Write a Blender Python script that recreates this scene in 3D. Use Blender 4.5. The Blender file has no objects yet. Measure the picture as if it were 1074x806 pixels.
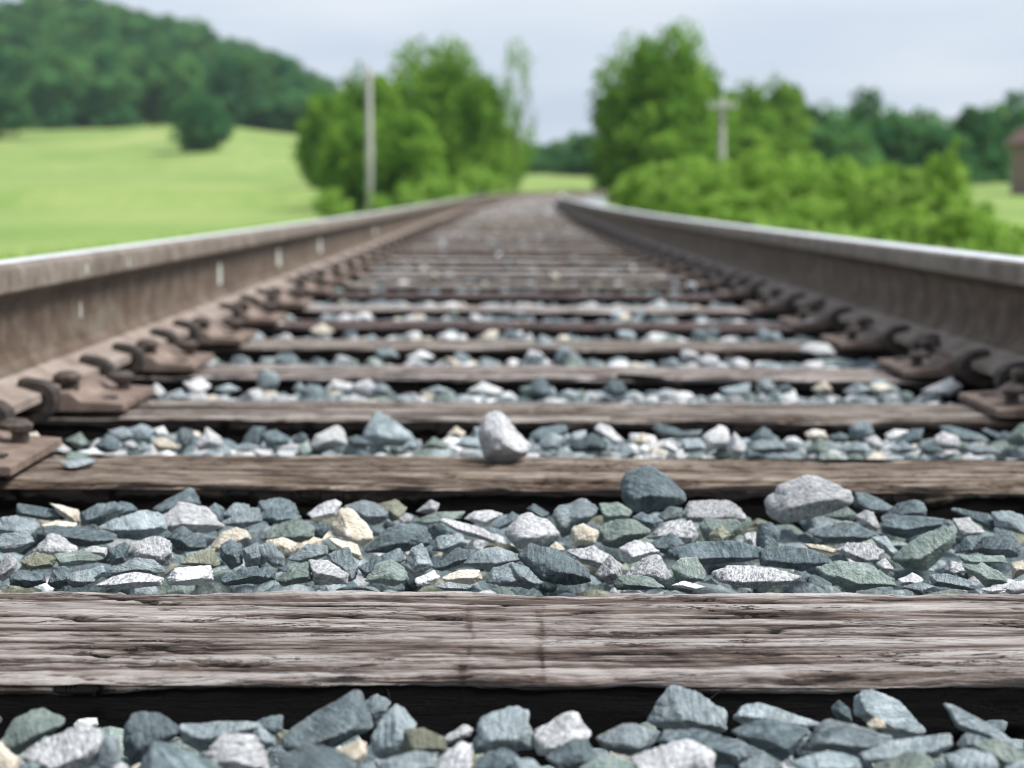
import bpy, math, random
import numpy as np
from mathutils import Vector, Matrix, Euler

sc = bpy.context.scene
col = sc.collection
R = math.radians
rng = np.random.default_rng(7)
random.seed(7)

# ------------------------------------------------------------------ track geometry (metres, +Y runs along the track)
CAM_H, CAM_X, YAW, PITCH = .2926, -.095, .01356, 6.856
K0, K1, PA, PB, CANT = .000994, .000014, -.003239, .000273, .007253
HG, ZB = .7545, .027                      # half distance between rail centres, rail seat above the sleeper top

def centre(Y):
    Y = np.asarray(Y, float); m = np.clip(Y, -5, 130)
    return .5*K0*m*m + K1/6*m**3 + (Y-m)*(K0*m+.5*K1*m*m)
def heading(Y):
    m = min(max(Y, -5), 130); return math.atan(K0*m+.5*K1*m*m)
def grade(Y):
    Y = np.asarray(Y, float); m = np.clip(Y, -5, 14)
    return PA*m+PB*m*m+np.maximum(Y-14, 0)*(PA+28*PB)
def track_z(X, Y):
    return grade(Y)-CANT*(np.asarray(X, float)-centre(Y))

# ------------------------------------------------------------------ noise
def h2(i, j, s):
    v = np.sin(i*127.1+j*311.7+s*74.7)*43758.5453
    return v-np.floor(v)
def vnoise(x, y, s=0):
    x, y = np.broadcast_arrays(np.asarray(x, float), np.asarray(y, float))
    i, j = np.floor(x), np.floor(y); u, v = x-i, y-j
    u = u*u*(3-2*u); v = v*v*(3-2*v)
    return (h2(i, j, s)*(1-u)+h2(i+1, j, s)*u)*(1-v)+(h2(i, j+1, s)*(1-u)+h2(i+1, j+1, s)*u)*v
def fbm(x, y, s=0, n=4, g=.55):
    t = a = 0.; w = 1.
    for k in range(n):
        t = t+w*vnoise(x*2**k, y*2**k, s+k*13.7); a += w; w *= g
    return t/a
def sstep(a, b, x):
    t = np.clip((x-a)/(b-a), 0, 1); return t*t*(3-2*t)

# ------------------------------------------------------------------ terrain
HY = [-40, 10, 20, 60, 100, 150, 200, 250, 300, 350, 420, 500, 620, 900]
HZ = [-.9, -.85, -.9, -.9, -.7, .5, 3.8, 8.5, 13.4, 17.0, 29, 42, 50, 50]
def terrain(X, Y):
    X = np.asarray(X, float); Y = np.asarray(Y, float)
    t = X-centre(Y)
    d = np.hypot(X, np.maximum(Y, 1e-3))
    ang = np.arctan2(X, np.maximum(Y, 1.))
    base = np.interp(Y, HY, HZ)
    left = np.where(base > 0, base, base)
    AA = [-.75, -.42, -.32, -.27, -.22, -.17, -.12, -.07, -.02]
    hill = np.interp(ang, AA, [.84, .93, 1.06, 1.16, 1.06, .92, .72, .28, .06]); mead = np.interp(ang, AA, [.74, .78, .84, .92, 1.0, 1.05, .88, .3, .06])
    fall = mead+(hill-mead)*sstep(315, 400, Y)
    far = np.where(Y > 100, -.7+(left+.7)*fall, left)
    far = far+np.where(Y > 120, 1.0*np.sin(X*.05+1.3)*sstep(120, 260, Y), 0)*(ang < -.05)
    right = np.interp(Y, [-40, 10, 40, 80, 150, 300, 900], [-.7, -.65, -.3, .0, 1.5, 5.5, 12])
    far = np.where(Y > 110, np.maximum(far, right), far)
    bump = (fbm(X*.15, Y*.15, 3)-.5)*.25
    w = sstep(-6, 6, t-.0*Y)
    side = far*(1-w)+right*w+bump
    bed = track_z(X, Y)-.16
    k = sstep(1.9, 4.2, np.abs(t))
    kz = np.where(Y > 128, np.maximum(k, sstep(128, 160, Y)), k)
    return bed*(1-kz)+side*kz

# ------------------------------------------------------------------ helpers
def mesh_np(name, V, F, smooth=True, attrs=None):
    V = np.asarray(V, np.float32); F = np.asarray(F, np.int32)
    me = bpy.data.meshes.new(name); n = F.shape[1]
    me.vertices.add(len(V)); me.vertices.foreach_set('co', V.ravel())
    me.loops.add(F.size); me.loops.foreach_set('vertex_index', F.ravel())
    me.polygons.add(len(F)); me.polygons.foreach_set('loop_start', np.arange(0, F.size, n, dtype=np.int32))
    me.polygons.foreach_set('use_smooth', np.full(len(F), smooth))
    for k, a in (attrs or {}).items():
        at = me.attributes.new(k, 'FLOAT', 'POINT'); at.data.foreach_set('value', np.asarray(a, np.float32))
    me.update(calc_edges=True); me.validate()
    return me
def link(name, me, parent=None, mats=()):
    o = bpy.data.objects.new(name, me); col.objects.link(o)
    for m in mats: me.materials.append(m)
    if parent: o.parent = parent
    return o
def tag(o, label=None, cat=None, group=None, kind=None):
    if label: o['label'] = label
    if cat: o['category'] = cat
    if group: o['group'] = group
    if kind: o['kind'] = kind
    return o
def empty(name, loc=(0, 0, 0), rz=0):
    o = bpy.data.objects.new(name, None); col.objects.link(o)
    o.location = loc; o.rotation_euler = (0, 0, rz); o.empty_display_size = .1
    return o
def copy_tree(o, parent=None):
    c = o.copy(); col.objects.link(c); c.parent = parent
    for ch in [x for x in o.children]: copy_tree(ch, c)
    return c
class MB:
    "collects simple solids, then links them as one mesh object"
    def __init__(s): s.V = []; s.F = []
    def hexa(s, pts):
        b = len(s.V); s.V += [tuple(p) for p in pts]
        s.F += [[b+i for i in f] for f in ((3, 2, 1, 0), (4, 5, 6, 7), (0, 1, 5, 4), (1, 2, 6, 5), (2, 3, 7, 6), (3, 0, 4, 7))]
        return s
    def box(s, x0, x1, y0, y1, z0, z1):
        return s.hexa([(x0, y0, z0), (x1, y0, z0), (x1, y1, z0), (x0, y1, z0), (x0, y0, z1), (x1, y0, z1), (x1, y1, z1), (x0, y1, z1)])
    def prism(s, prof, y0, y1):          # outline in XZ (counter-clockwise seen from -Y), extruded along Y
        b = len(s.V); n = len(prof)
        s.V += [(x, y0, z) for x, z in prof]+[(x, y1, z) for x, z in prof]
        s.F.append([b+i for i in range(n)]); s.F.append([b+2*n-1-i for i in range(n)])
        s.F += [[b+i, b+n+i, b+n+(i+1) % n, b+(i+1) % n] for i in range(n)]
        return s
    def tube(s, pts, rad, n=8):
        pts = [Vector(p) for p in pts]; b = len(s.V)
        rads = rad if hasattr(rad, '__len__') else [rad]*len(pts)
        for i, p in enumerate(pts):
            t = (pts[min(i+1, len(pts)-1)]-pts[max(i-1, 0)]).normalized()
            a = t.cross(Vector((0, 0, 1))); a = a.normalized() if a.length > 1e-3 else Vector((1, 0, 0)); c = t.cross(a)
            s.V += [tuple(p+rads[i]*(math.cos(k*6.2832/n)*a+math.sin(k*6.2832/n)*c)) for k in range(n)]
        for i in range(len(pts)-1):
            s.F += [[b+i*n+k, b+i*n+(k+1) % n, b+(i+1)*n+(k+1) % n, b+(i+1)*n+k] for k in range(n)]
        s.F.append([b+k for k in range(n)][::-1]); s.F.append([b+(len(pts)-1)*n+k for k in range(n)])
        return s
    def build(s, name, mat, parent=None, bevel=0, smooth=False):
        me = bpy.data.meshes.new(name); me.from_pydata(s.V, [], s.F); me.update()
        import bmesh
        bm = bmesh.new(); bm.from_mesh(me); bmesh.ops.recalc_face_normals(bm, faces=bm.faces)
        if bevel: bmesh.ops.bevel(bm, geom=[e for e in bm.edges], offset=bevel, segments=2, profile=.6, affect='EDGES', clamp_overlap=True)
        bm.to_mesh(me); bm.free()
        if smooth: me.polygons.foreach_set('use_smooth', [True]*len(me.polygons))
        return link(name, me, parent, [mat])

# ------------------------------------------------------------------ materials
class NT:
    def __init__(s, name):
        s.m = bpy.data.materials.new(name); s.m.use_nodes = True
        s.t = s.m.node_tree; s.t.nodes.clear()
        s.out = s.t.nodes.new('ShaderNodeOutputMaterial')
    def n(s, typ, ins=None, **kw):
        nd = s.t.nodes.new('ShaderNode'+typ)
        for k, v in kw.items(): setattr(nd, k, v)
        for k, v in (ins or {}).items(): s.set(nd.inputs[k], v)
        return nd
    def set(s, inp, v):
        if isinstance(v, bpy.types.NodeSocket): s.t.links.new(v, inp)
        elif isinstance(v, bpy.types.Node): s.t.links.new(v.outputs[0], inp)
        elif isinstance(v, (tuple, list)) and len(v) == 3 and inp.type == 'RGBA': inp.default_value = (*v, 1)
        else: inp.default_value = v
    def math(s, op, a, b=0., c=0.):
        return s.n('Math', {0: a, 1: b, 2: c}, operation=op).outputs[0]
    def noise(s, vec, scale, detail=4., rough=.6, dist=0.):
        return s.n('TexNoise', {'Vector': vec, 'Scale': scale, 'Detail': detail, 'Roughness': rough, 'Distortion': dist}).outputs['Fac']
    def ramp(s, f, stops):
        r = s.n('ValToRGB', {'Fac': f}); e = r.color_ramp.elements
        while len(e) < len(stops): e.new(.5)
        for x, (p, c) in zip(e, stops): x.position = p; x.color = (*c, 1) if not isinstance(c, (int, float)) else (c, c, c, 1)
        return r.outputs[0]
    def mix(s, f, a, b, mode='MIX'):
        m = s.n('Mix', data_type='RGBA', blend_type=mode, clamp_factor=True)
        s.set(m.inputs[0], f); s.set(m.inputs[6], a); s.set(m.inputs[7], b); return m.outputs[2]
    def scale(s, vec, v, rot=None):
        m = s.n('Mapping', {'Vector': vec, 'Scale': v})
        if rot is not None: s.set(m.inputs['Rotation'], rot)
        return m.outputs[0]
    def attr(s, name): return s.n('Attribute', attribute_name=name).outputs['Fac']
    def obj(s): return s.n('TexCoord').outputs['Object']
    def bump(s, h, strength, dist, nrm=None):
        b = s.n('Bump', {'Height': h, 'Strength': strength, 'Distance': dist})
        if nrm is not None: s.set(b.inputs['Normal'], nrm)
        return b.outputs[0]
    def done(s, base, rough=.8, normal=None, metal=0., spec=.3):
        p = s.n('BsdfPrincipled', {'Base Color': base, 'Roughness': rough, 'Metallic': metal, 'Specular IOR Level': spec})
        if normal is not None: s.set(p.inputs['Normal'], normal)
        s.t.links.new(p.outputs[0], s.out.inputs[0]); return s.m

def rock(name, c1, c2, c3, speck=None, vein=None, fine=260., lay=.5):
    t = NT(name); r = t.attr('rnd')
    off = t.math('MULTIPLY', r, 37.)
    v = t.n('VectorMath', {0: t.obj(), 1: t.n('CombineXYZ', {0: off, 1: t.math('MULTIPLY', r, -53.), 2: off})}, operation='ADD').outputs[0]
    rot = t.n('CombineXYZ', {0: t.math('MULTIPLY', r, 9.), 1: t.math('MULTIPLY', r, 23.), 2: t.math('MULTIPLY', r, 41.)}).outputs[0]
    lv = t.n('VectorRotate', {'Vector': v, 'Rotation': rot}, rotation_type='EULER_XYZ').outputs[0]
    ls = t.scale(lv, (1., 1.3, 7.))
    a = t.noise(v, 38., 5., .62); b = t.noise(ls, 60., 5., .7, .6); f = t.noise(v, fine, 3., .7)
    c = t.ramp(a, [(.3, c1), (.52, c2), (.72, c3)])
    c = t.mix(t.math('MULTIPLY', t.ramp(b, [(.42, 0.), (.7, 1.)]), lay), c, vein or c3)
    if speck:
        sp = t.noise(t.scale(lv, (1., 1., 2.2)), fine*.8, 4., .8)
        wn = t.n('TexWhiteNoise', {'W': t.math('MULTIPLY', r, 3.7)}, noise_dimensions='1D').outputs['Value']
        c = t.mix(t.math('MULTIPLY', t.ramp(sp, [(.47, 0.), (.62, 1.)]), t.math('MULTIPLY_ADD', wn, .45, .45)), c, speck)
        big = t.noise(v, 90., 3., .6)
        c = t.mix(t.ramp(big, [(.62, 0.), (.72, .6)]), c, speck)
    c = t.mix(.55, c, t.ramp(f, [(.25, .28), (.5, .5), (.75, .8)]), 'OVERLAY')
    dirt = t.noise(v, 22., 4., .6)
    c = t.mix(t.ramp(dirt, [(.58, 0.), (.75, .35)]), c, (.17, .155, .125))
    pt = t.n('NewGeometry').outputs['Pointiness']
    c = t.mix(t.math('MULTIPLY', t.ramp(pt, [(.51, 0.), (.60, .55)]), t.attr('hi')), c, t.mix(.5, c3, (.75, .75, .75)))
    val = t.math('MULTIPLY_ADD', t.n('TexWhiteNoise', {'W': r}, noise_dimensions='1D').outputs['Value'], .5, .77)
    c = t.n('HueSaturation', {'Color': c, 'Value': val, 'Saturation': 1.}).outputs[0]
    hgt = t.math('ADD', t.math('MULTIPLY', b, .8), t.math('ADD', t.math('MULTIPLY', f, .5), t.math('MULTIPLY', t.noise(v, 110., 5., .65), .9)))
    return t.done(c, .82, t.bump(hgt, 1., .005), 0., .25)

RK = {
 'S': rock('slate_rock', (.040, .060, .070), (.090, .124, .138), (.185, .235, .25), None, (.32, .375, .39), 230., .5),
 'M': rock('bluegrey_rock', (.10, .135, .150), (.215, .262, .28), (.38, .435, .455), None, (.52, .565, .58), 240., .42),
 'G': rock('greengrey_rock', (.10, .145, .135), (.19, .245, .232), (.33, .385, .36), None, (.40, .42, .33), 240., .4),
 'W': rock('speckled_rock', (.38, .39, .40), (.53, .535, .545), (.68, .68, .685), (.10, .115, .14), (.74, .73, .72), 300., .3),
 'C': rock('cream_rock', (.44, .39, .31), (.60, .55, .46), (.74, .71, .65), None, (.46, .38, .27), 180., .35),
 'Q': rock('quartz_rock', (.48, .49, .49), (.60, .61, .62), (.70, .71, .71), None, (.55, .54, .50), 150., .3),
 'O': rock('olive_rock', (.12, .13, .095), (.21, .22, .165), (.32, .33, .26), None, (.34, .33, .26), 200., .4),
}
KL = list(RK)

def wood(name, pale, mid, dark, brown, side, hk=.38):
    t = NT(name); o = t.obj(); g = t.attr('grain'); sd = t.attr('side')
    rnd = t.n('ObjectInfo').outputs['Random']
    v = t.n('VectorMath', {0: o, 1: t.n('CombineXYZ', {0: t.math('MULTIPLY', rnd, 31.), 1: t.math('MULTIPLY', rnd, 17.), 2: 0.})}, operation='ADD').outputs[0]
    f = t.noise(t.scale(v, (15., 190., 190.)), 1., 6., .75, .3)
    f2 = t.noise(t.scale(v, (60., 620., 620.)), 1., 4., .75)
    br = t.noise(t.scale(v, (4.2, 16., 16.)), 1., 5., .65)
    x = t.math('ADD', t.math('MULTIPLY', g, .62), t.math('ADD', t.math('MULTIPLY', f, .28), t.math('MULTIPLY', f2, .16)))
    c = t.ramp(x, [(.27, dark), (.42, brown), (.55, mid), (.74, pale)])
    c = t.mix(t.ramp(br, [(.5, 0.), (.68, .75)]), c, t.mix(.5, brown, c, 'MIX'))
    hair = t.noise(t.scale(v, (9., 105., 105.)), 1., 5., .7, .6)
    hl = t.math('ABSOLUTE', t.math('SUBTRACT', hair, .5))
    hm = t.math('MULTIPLY', t.ramp(hl, [(.004, 1.), (.022, 0.)]), t.ramp(t.noise(t.scale(v, (7., 30., 30.)), 1., 3.), [(hk, 0.), (hk+.12, .95)]))
    c = t.mix(hm, c, dark)
    spot = t.noise(t.scale(v, (16., 70., 70.)), 1., 3., .6)
    c = t.mix(t.ramp(spot, [(.66, 0.), (.74, .8)]), c, dark)
    c = t.mix(.35, c, t.ramp(f2, [(.3, .3), (.7, .72)]), 'OVERLAY')
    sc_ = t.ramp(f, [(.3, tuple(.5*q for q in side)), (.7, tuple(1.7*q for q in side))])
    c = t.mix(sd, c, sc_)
    hgt = t.math('SUBTRACT', t.math('ADD', f, t.math('MULTIPLY', f2, .6)), t.math('MULTIPLY', hm, .8))
    return t.done(c, .85, t.bump(hgt, 1., .005), 0., .15)
WOOD = {
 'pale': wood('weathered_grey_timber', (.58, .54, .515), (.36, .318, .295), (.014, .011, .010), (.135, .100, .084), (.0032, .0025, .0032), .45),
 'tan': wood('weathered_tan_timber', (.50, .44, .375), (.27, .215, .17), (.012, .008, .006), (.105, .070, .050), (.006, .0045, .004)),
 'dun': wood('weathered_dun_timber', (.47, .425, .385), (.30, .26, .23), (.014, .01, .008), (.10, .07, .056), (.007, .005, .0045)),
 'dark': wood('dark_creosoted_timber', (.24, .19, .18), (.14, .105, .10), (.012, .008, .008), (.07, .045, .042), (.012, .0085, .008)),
}
def steel(name, c1, c2, c3, rough=.6, metal=.0, sc1=16., spec=.4):
    t = NT(name); o = t.obj()
    a = t.noise(o, sc1, 6., .65); b = t.noise(t.scale(o, (1., .25, 1.)), 60., 4., .7)
    c = t.ramp(a, [(.33, c1), (.5, c2), (.66, c3)])
    c = t.mix(.4, c, t.ramp(b, [(.3, .3), (.7, .7)]), 'OVERLAY')
    return t.done(c, rough, t.bump(t.math('ADD', t.math('ADD', a, b), t.noise(o, sc1*14, 3., .7)), .4, .003), metal, spec)
M_WEB = steel('rail_rust', (.056, .036, .024), (.094, .063, .043), (.132, .112, .084), .75)
M_HEAD = steel('rail_head_side', (.105, .080, .060), (.165, .132, .105), (.22, .19, .155), .6)
M_FOOT = steel('rail_foot_dust', (.155, .120, .100), (.225, .180, .152), (.28, .235, .205), .8)
M_PLATE = steel('tie_plate_rust', (.11, .078, .060), (.175, .126, .100), (.235, .18, .148), .66, 0., 30.)
M_IRON = steel('dark_iron', (.016, .0125, .0105), (.034, .026, .021), (.075, .056, .044), .6, 0., 40.)
M_SPIKE = steel('spike_iron', (.03, .024, .021), (.07, .052, .042), (.12, .09, .075), .55, 0., 60.)
M_TOP = steel('polished_rail_top', (.62, .63, .65), (.74, .75, .77), (.82, .83, .84), .38, .4, 25.)
M_PAINT = steel('pale_paint_drip', (.36, .39, .34), (.47, .50, .44), (.56, .58, .53), .8)

def leafmat(name, c1, c2, c3, trans=.48):
    t = NT(name); r = t.attr('rnd')
    c = t.ramp(r, [(.1, c1), (.5, c2), (.92, c3)])
    d = t.n('BsdfDiffuse', {'Color': c}); tr = t.n('BsdfTranslucent', {'Color': t.mix(.5, c, (.30, .42, .06))})
    m = t.n('MixShader', {0: trans, 1: d, 2: tr})
    t.t.links.new(m.outputs[0], t.out.inputs[0]); return t.m
L_NEAR = leafmat('broadleaf_green', (.040, .130, .020), (.135, .290, .042), (.280, .460, .075))
L_HILL = leafmat('hazed_woodland_green', (.010, .068, .034), (.034, .135, .060), (.095, .245, .085), .3)  # leaf greens pushed to blue: part of the distance haze is in the colour
L_HILL2 = leafmat('light_hazed_woodland_green', (.022, .095, .040), (.070, .185, .072), (.140, .300, .100), .3)  # lighter tree tone, with the same haze blue mixed into the colour
L_BUSH = leafmat('fresh_shrub_green', (.120, .270, .042), (.300, .490, .095), (.450, .620, .180))
t = NT('bark'); M_BARK = t.done(t.ramp(t.noise(t.scale(t.obj(), (8., 8., 2.)), 3.), [(.3, (.06, .045, .035)), (.7, (.15, .12, .10))]), .9)
t = NT('pole_timber'); M_POLE = t.done(t.ramp(t.noise(t.scale(t.obj(), (20., 20., 1.)), 2.), [(.3, (.33, .32, .30)), (.7, (.50, .49, .47))]), .85)

# ------------------------------------------------------------------ world, sun, camera
w = bpy.data.worlds.new('World'); sc.world = w; w.use_nodes = True
nt = w.node_tree; nt.nodes.clear()
SUN_EL, SUN_AZ = 56., 108.      # azimuth clockwise from +Y (the track direction)
sky = nt.nodes.new('ShaderNodeTexSky'); sky.sky_type = 'NISHITA'; sky.sun_disc = False
sky.sun_elevation = R(SUN_EL); sky.sun_rotation = R(SUN_AZ); sky.dust_density = 2.
geo = nt.nodes.new('ShaderNodeTexCoord')
mp = nt.nodes.new('ShaderNodeMapping'); mp.inputs['Scale'].default_value = (1.6, 1.6, 9.)
nz = nt.nodes.new('ShaderNodeTexNoise'); nz.inputs['Scale'].default_value = 1.5; nz.inputs['Detail'].default_value = 5.; nz.inputs['Roughness'].default_value = .5
nt.links.new(geo.outputs['Generated'], mp.inputs[0]); nt.links.new(mp.outputs[0], nz.inputs['Vector'])
rp = nt.nodes.new('ShaderNodeValToRGB'); rp.color_ramp.elements[0].position = .35; rp.color_ramp.elements[1].position = .68
rp.color_ramp.elements[0].color = (5.8, 6.8, 8.3, 1); rp.color_ramp.elements[1].color = (8.5, 9.1, 9.9, 1)
nt.links.new(nz.outputs['Fac'], rp.inputs[0])
mx = nt.nodes.new('ShaderNodeMix'); mx.data_type = 'RGBA'; mx.inputs[0].default_value = .88
nt.links.new(sky.outputs[0], mx.inputs[6]); nt.links.new(rp.outputs[0], mx.inputs[7])
bg = nt.nodes.new('ShaderNodeBackground'); bg.inputs['Strength'].default_value = .070
nt.links.new(mx.outputs[2], bg.inputs[0])
wo = nt.nodes.new('ShaderNodeOutputWorld'); nt.links.new(bg.outputs[0], wo.inputs[0])
sun = bpy.data.lights.new('sun', 'SUN'); sun.energy = 4.4; sun.angle = R(22); sun.color = (1., .98, .95)
so = bpy.data.objects.new('sun', sun); col.objects.link(so)
sd = Vector((math.sin(R(SUN_AZ))*math.cos(R(SUN_EL)), math.cos(R(SUN_AZ))*math.cos(R(SUN_EL)), math.sin(R(SUN_EL))))
so.rotation_euler = sd.to_track_quat('Z', 'Y').to_euler(); so.location = (20, 10, 30)
cam = bpy.data.cameras.new('camera'); co = bpy.data.objects.new('camera', cam); col.objects.link(co); sc.camera = co
co.location = (CAM_X, 0, CAM_H); co.rotation_euler = (R(90-PITCH), 0, -YAW)
cam.sensor_width = 36; cam.lens = 55.17; cam.clip_start = .05; cam.clip_end = 3000
cam.dof.use_dof = True; cam.dof.focus_distance = 1.14; cam.dof.aperture_fstop = 6.3
sc.view_settings.view_transform = 'Standard'; sc.view_settings.look = 'None'; sc.view_settings.gamma = 1
sc.cycles.filter_width = 1.1; sc.cycles.use_denoising = True; sc.cycles.use_adaptive_sampling = False
sc.view_settings.exposure = .55; sc.view_settings.use_curve_mapping = False

# ------------------------------------------------------------------ ground
def nonuni(lo, hi, near, step, g):
    a = [near]; s = step
    while a[-1] < hi: a.append(a[-1]+s); s *= g
    b = [near]; s = step
    while b[-1] > lo: b.append(b[-1]-s); s *= g
    return np.array(b[::-1][:-1]+a)
def grid_faces(ny, nx):
    i = np.arange(ny*nx).reshape(ny, nx)
    return np.stack([i[:-1, :-1], i[:-1, 1:], i[1:, 1:], i[1:, :-1]], -1).reshape(-1, 4)
gx = nonuni(-420, 420, 0, .5, 1.035); gy = nonuni(-40, 640, 2, .6, 1.03)
GX, GY = np.meshgrid(gx, gy); GX = GX+centre(np.clip(GY, 0, 130))*np.exp(-np.abs(GX)/30)
t = NT('meadow_grass'); o = t.obj()
a = t.noise(t.scale(o, (.07, .03, .0)), 1., 7., .68); b = t.noise(o, 2.2, 5., .7); c3 = t.noise(t.scale(o, (.012, .05, 0.)), 1., 3., .5)
c = t.ramp(a, [(.3, (.105, .185, .045)), (.5, (.178, .255, .072)), (.7, (.265, .305, .112))])
c = t.mix(t.ramp(c3, [(.45, 0.), (.7, .6)]), c, (.265, .295, .115))
c = t.mix(.35, c, t.ramp(b, [(.3, .32), (.7, .68)]), 'OVERLAY')
M_GRASS = t.done(c, .95, t.bump(b, .6, .06), 0., .1)
g = link('ground', mesh_np('ground', np.stack([GX, GY, terrain(GX, GY)], -1).reshape(-1, 3), grid_faces(*GX.shape)), None, [M_GRASS])
tag(g, 'bright green meadow and verge rising to a hill', kind='structure')

# ballast bed under the stones: one strip with shoulders
by = np.concatenate([np.arange(-1.5, 14, .06), np.arange(14, 130, .4)])
bt = np.array([-2.75, -2.35, -1.95, -1.6, -1.3, -1., -.75, -.5, -.25, 0, .25, .5, .75, 1., 1.3, 1.6, 1.95, 2.35, 2.75])
BT, BY = np.meshgrid(bt, by)
def bed_top(T, Y):
    X = T+centre(Y)
    return track_z(X, Y)-.075-np.maximum(np.abs(T)-1.65, 0)*.5
BZ = bed_top(BT, BY)+(vnoise(BT*14, BY*14, 5)-.5)*.02
t = NT('ballast_gravel'); o = t.obj()
vo = t.n('TexVoronoi', {'Vector': o, 'Scale': 19.}); vc = t.n('SeparateColor', {0: vo.outputs['Color']}).outputs[0]
c = t.ramp(vc, [(0., (.09, .115, .125)), (.35, (.17, .20, .21)), (.65, (.27, .29, .29)), (.85, (.45, .44, .42)), (1., (.60, .60, .60))])
c = t.mix(t.ramp(vo.outputs['Distance'], [(.25, 0.), (.75, .8)]), c, (.06, .055, .05))
M_BED = t.done(c, .9, t.bump(t.math('MULTIPLY', vo.outputs['Distance'], -1.), 1., .03))
g = link('ballast_bed', mesh_np('ballast_bed', np.stack([BT+centre(BY), BY, BZ], -1).reshape(-1, 3), grid_faces(*BT.shape)), None, [M_BED])
tag(g, 'bed of grey track ballast under the sleepers', kind='structure')

# ------------------------------------------------------------------ sleepers
def sleeper_mesh(seed, x0, x1, nx, ny, wear=.006, rnd=.012, scratch=(), dk=.012, checks=()):
    W, D = .229, .17
    # cross-section from the bottom of the front face, over the top, to the bottom of the back face
    nf = max(8, ny//4); nb = max(5, ny//8)
    py = np.concatenate([np.zeros(nf), np.linspace(0, W, ny), np.full(nb, W)])
    pz = np.concatenate([np.linspace(-D, -.004, nf), np.zeros(ny), np.linspace(-.006, -D, nb)])
    ny_, nz_ = np.zeros_like(py), np.zeros_like(py)
    ny_[:nf] = -1; nz_[nf:nf+ny] = 1; ny_[nf+ny:] = 1
    # round the two upper edges
    edge = np.minimum(py, W-py)
    xs = np.linspace(x0, x1, nx); X, PY = np.meshgrid(xs, py); _, PZ = np.meshgrid(xs, pz)
    T = np.concatenate([np.linspace(-D, 0, nf), np.linspace(0, W, ny), W+np.linspace(0, D, nb)])
    _, TT = np.meshgrid(xs, T)
    wav = (fbm(X*2.2, TT*5., seed+5)-.5)*.012
    tw = TT+wav*.6
    g1 = fbm(X*3.6, tw*78, seed, 5, .66); g2 = fbm(X*22, tw*210, seed+31, 3, .65)
    ridge = 1-np.abs(2*fbm(X*2.4, tw*30, seed+77, 4)-1); crack = sstep(.945, .992, ridge)*sstep(.40, .55, vnoise(X*3.3, tw*12, seed+9))
    ridge2 = 1-np.abs(2*fbm(X*7.6, tw*80, seed+91, 3)-1); crack2 = sstep(.93, .99, ridge2)*sstep(.5, .62, vnoise(X*8.1, tw*22, seed+19))*.55
    saw = fbm((X+.45*TT)*260, (TT-.45*X)*7, seed+17, 2)
    grain = np.clip(.30+1.05*(g1-.32)+.55*(g2-.5)+.16*(saw-.5)*sstep(.35, .6, vnoise(X*4, TT*9, seed+2)), 0, 1)
    topm = (nz_ > 0)[:, None]*1.
    h = -(crack*.0055+crack2*.003)+(g1-.5)*.0030+(g2-.5)*.0016+(fbm(X*2.1, TT*3, seed+3)-.5)*.006*topm
    chip = (sstep(.42, .75, fbm(X*9, TT*45, seed+55, 4))+.5*(fbm(X*70, TT*220, seed+57, 2)-.3))*wear*(np.exp(-edge/.020)[:, None])
    lift = np.exp(-edge/rnd)[:, None]
    for sx, wd in scratch:
        m = np.exp(-((X-sx-(TT-.1)*.02-(vnoise(TT*40, 0, sx*99)-.5)*.004)/wd)**2)*topm*sstep(.3, .6, vnoise(TT*45, X*9, sx*55))
        h = h-m*.0003; grain = grain-m*.13
    for x0_, x1_, yy, wd in checks:
        path = yy+(fbm(X*5, 0*X, yy*77+seed, 4)-.5)*.020
        m = np.exp(-((TT-path)/wd)**2)*sstep(x0_, x0_+.05, X)*sstep(x1_, x1_-.05, X)*topm*sstep(.25, .45, vnoise(X*14, 0*X, yy*31))
        h = h-m*.005; grain = grain-m*.85
    V = np.stack([X, PY-W/2+ny_[:, None]*h*1.2, PZ+nz_[:, None]*(h-chip)-topm*lift*rnd*.42*(1+.8*(fbm(X*3, 0*X, seed+8)-.5))], -1)
    V[..., 1] += (1-topm)*ny_[:, None]*(-1)*np.exp(PZ/.02)*rnd*.35*.6
    grain = np.clip(grain-crack*.9-crack2*.7-chip/wear*.12, 0, 1)
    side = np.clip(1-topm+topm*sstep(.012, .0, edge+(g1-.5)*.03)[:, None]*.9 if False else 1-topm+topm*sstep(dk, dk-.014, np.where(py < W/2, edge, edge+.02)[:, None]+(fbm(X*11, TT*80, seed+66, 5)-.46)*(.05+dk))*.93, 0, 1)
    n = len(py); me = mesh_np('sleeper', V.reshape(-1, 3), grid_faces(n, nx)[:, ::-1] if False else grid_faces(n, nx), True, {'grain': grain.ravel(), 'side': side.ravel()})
    return me
def cap_ends(me): return me
SL_Y = [.932, 1.578, 2.072, 2.564, 3.055, 3.551, 4.09, 4.66]
while SL_Y[-1] < 120: SL_Y.append(SL_Y[-1]+.53+random.uniform(-.02, .02))
ORD = 'first second third fourth fifth sixth seventh eighth ninth tenth eleventh twelfth thirteenth fourteenth fifteenth sixteenth seventeenth eighteenth nineteenth twentieth'.split()
def nth(i): return ORD[i]
px = lambda x, d: CAM_X+(x-537)/1646*d+YAW*d
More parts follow.
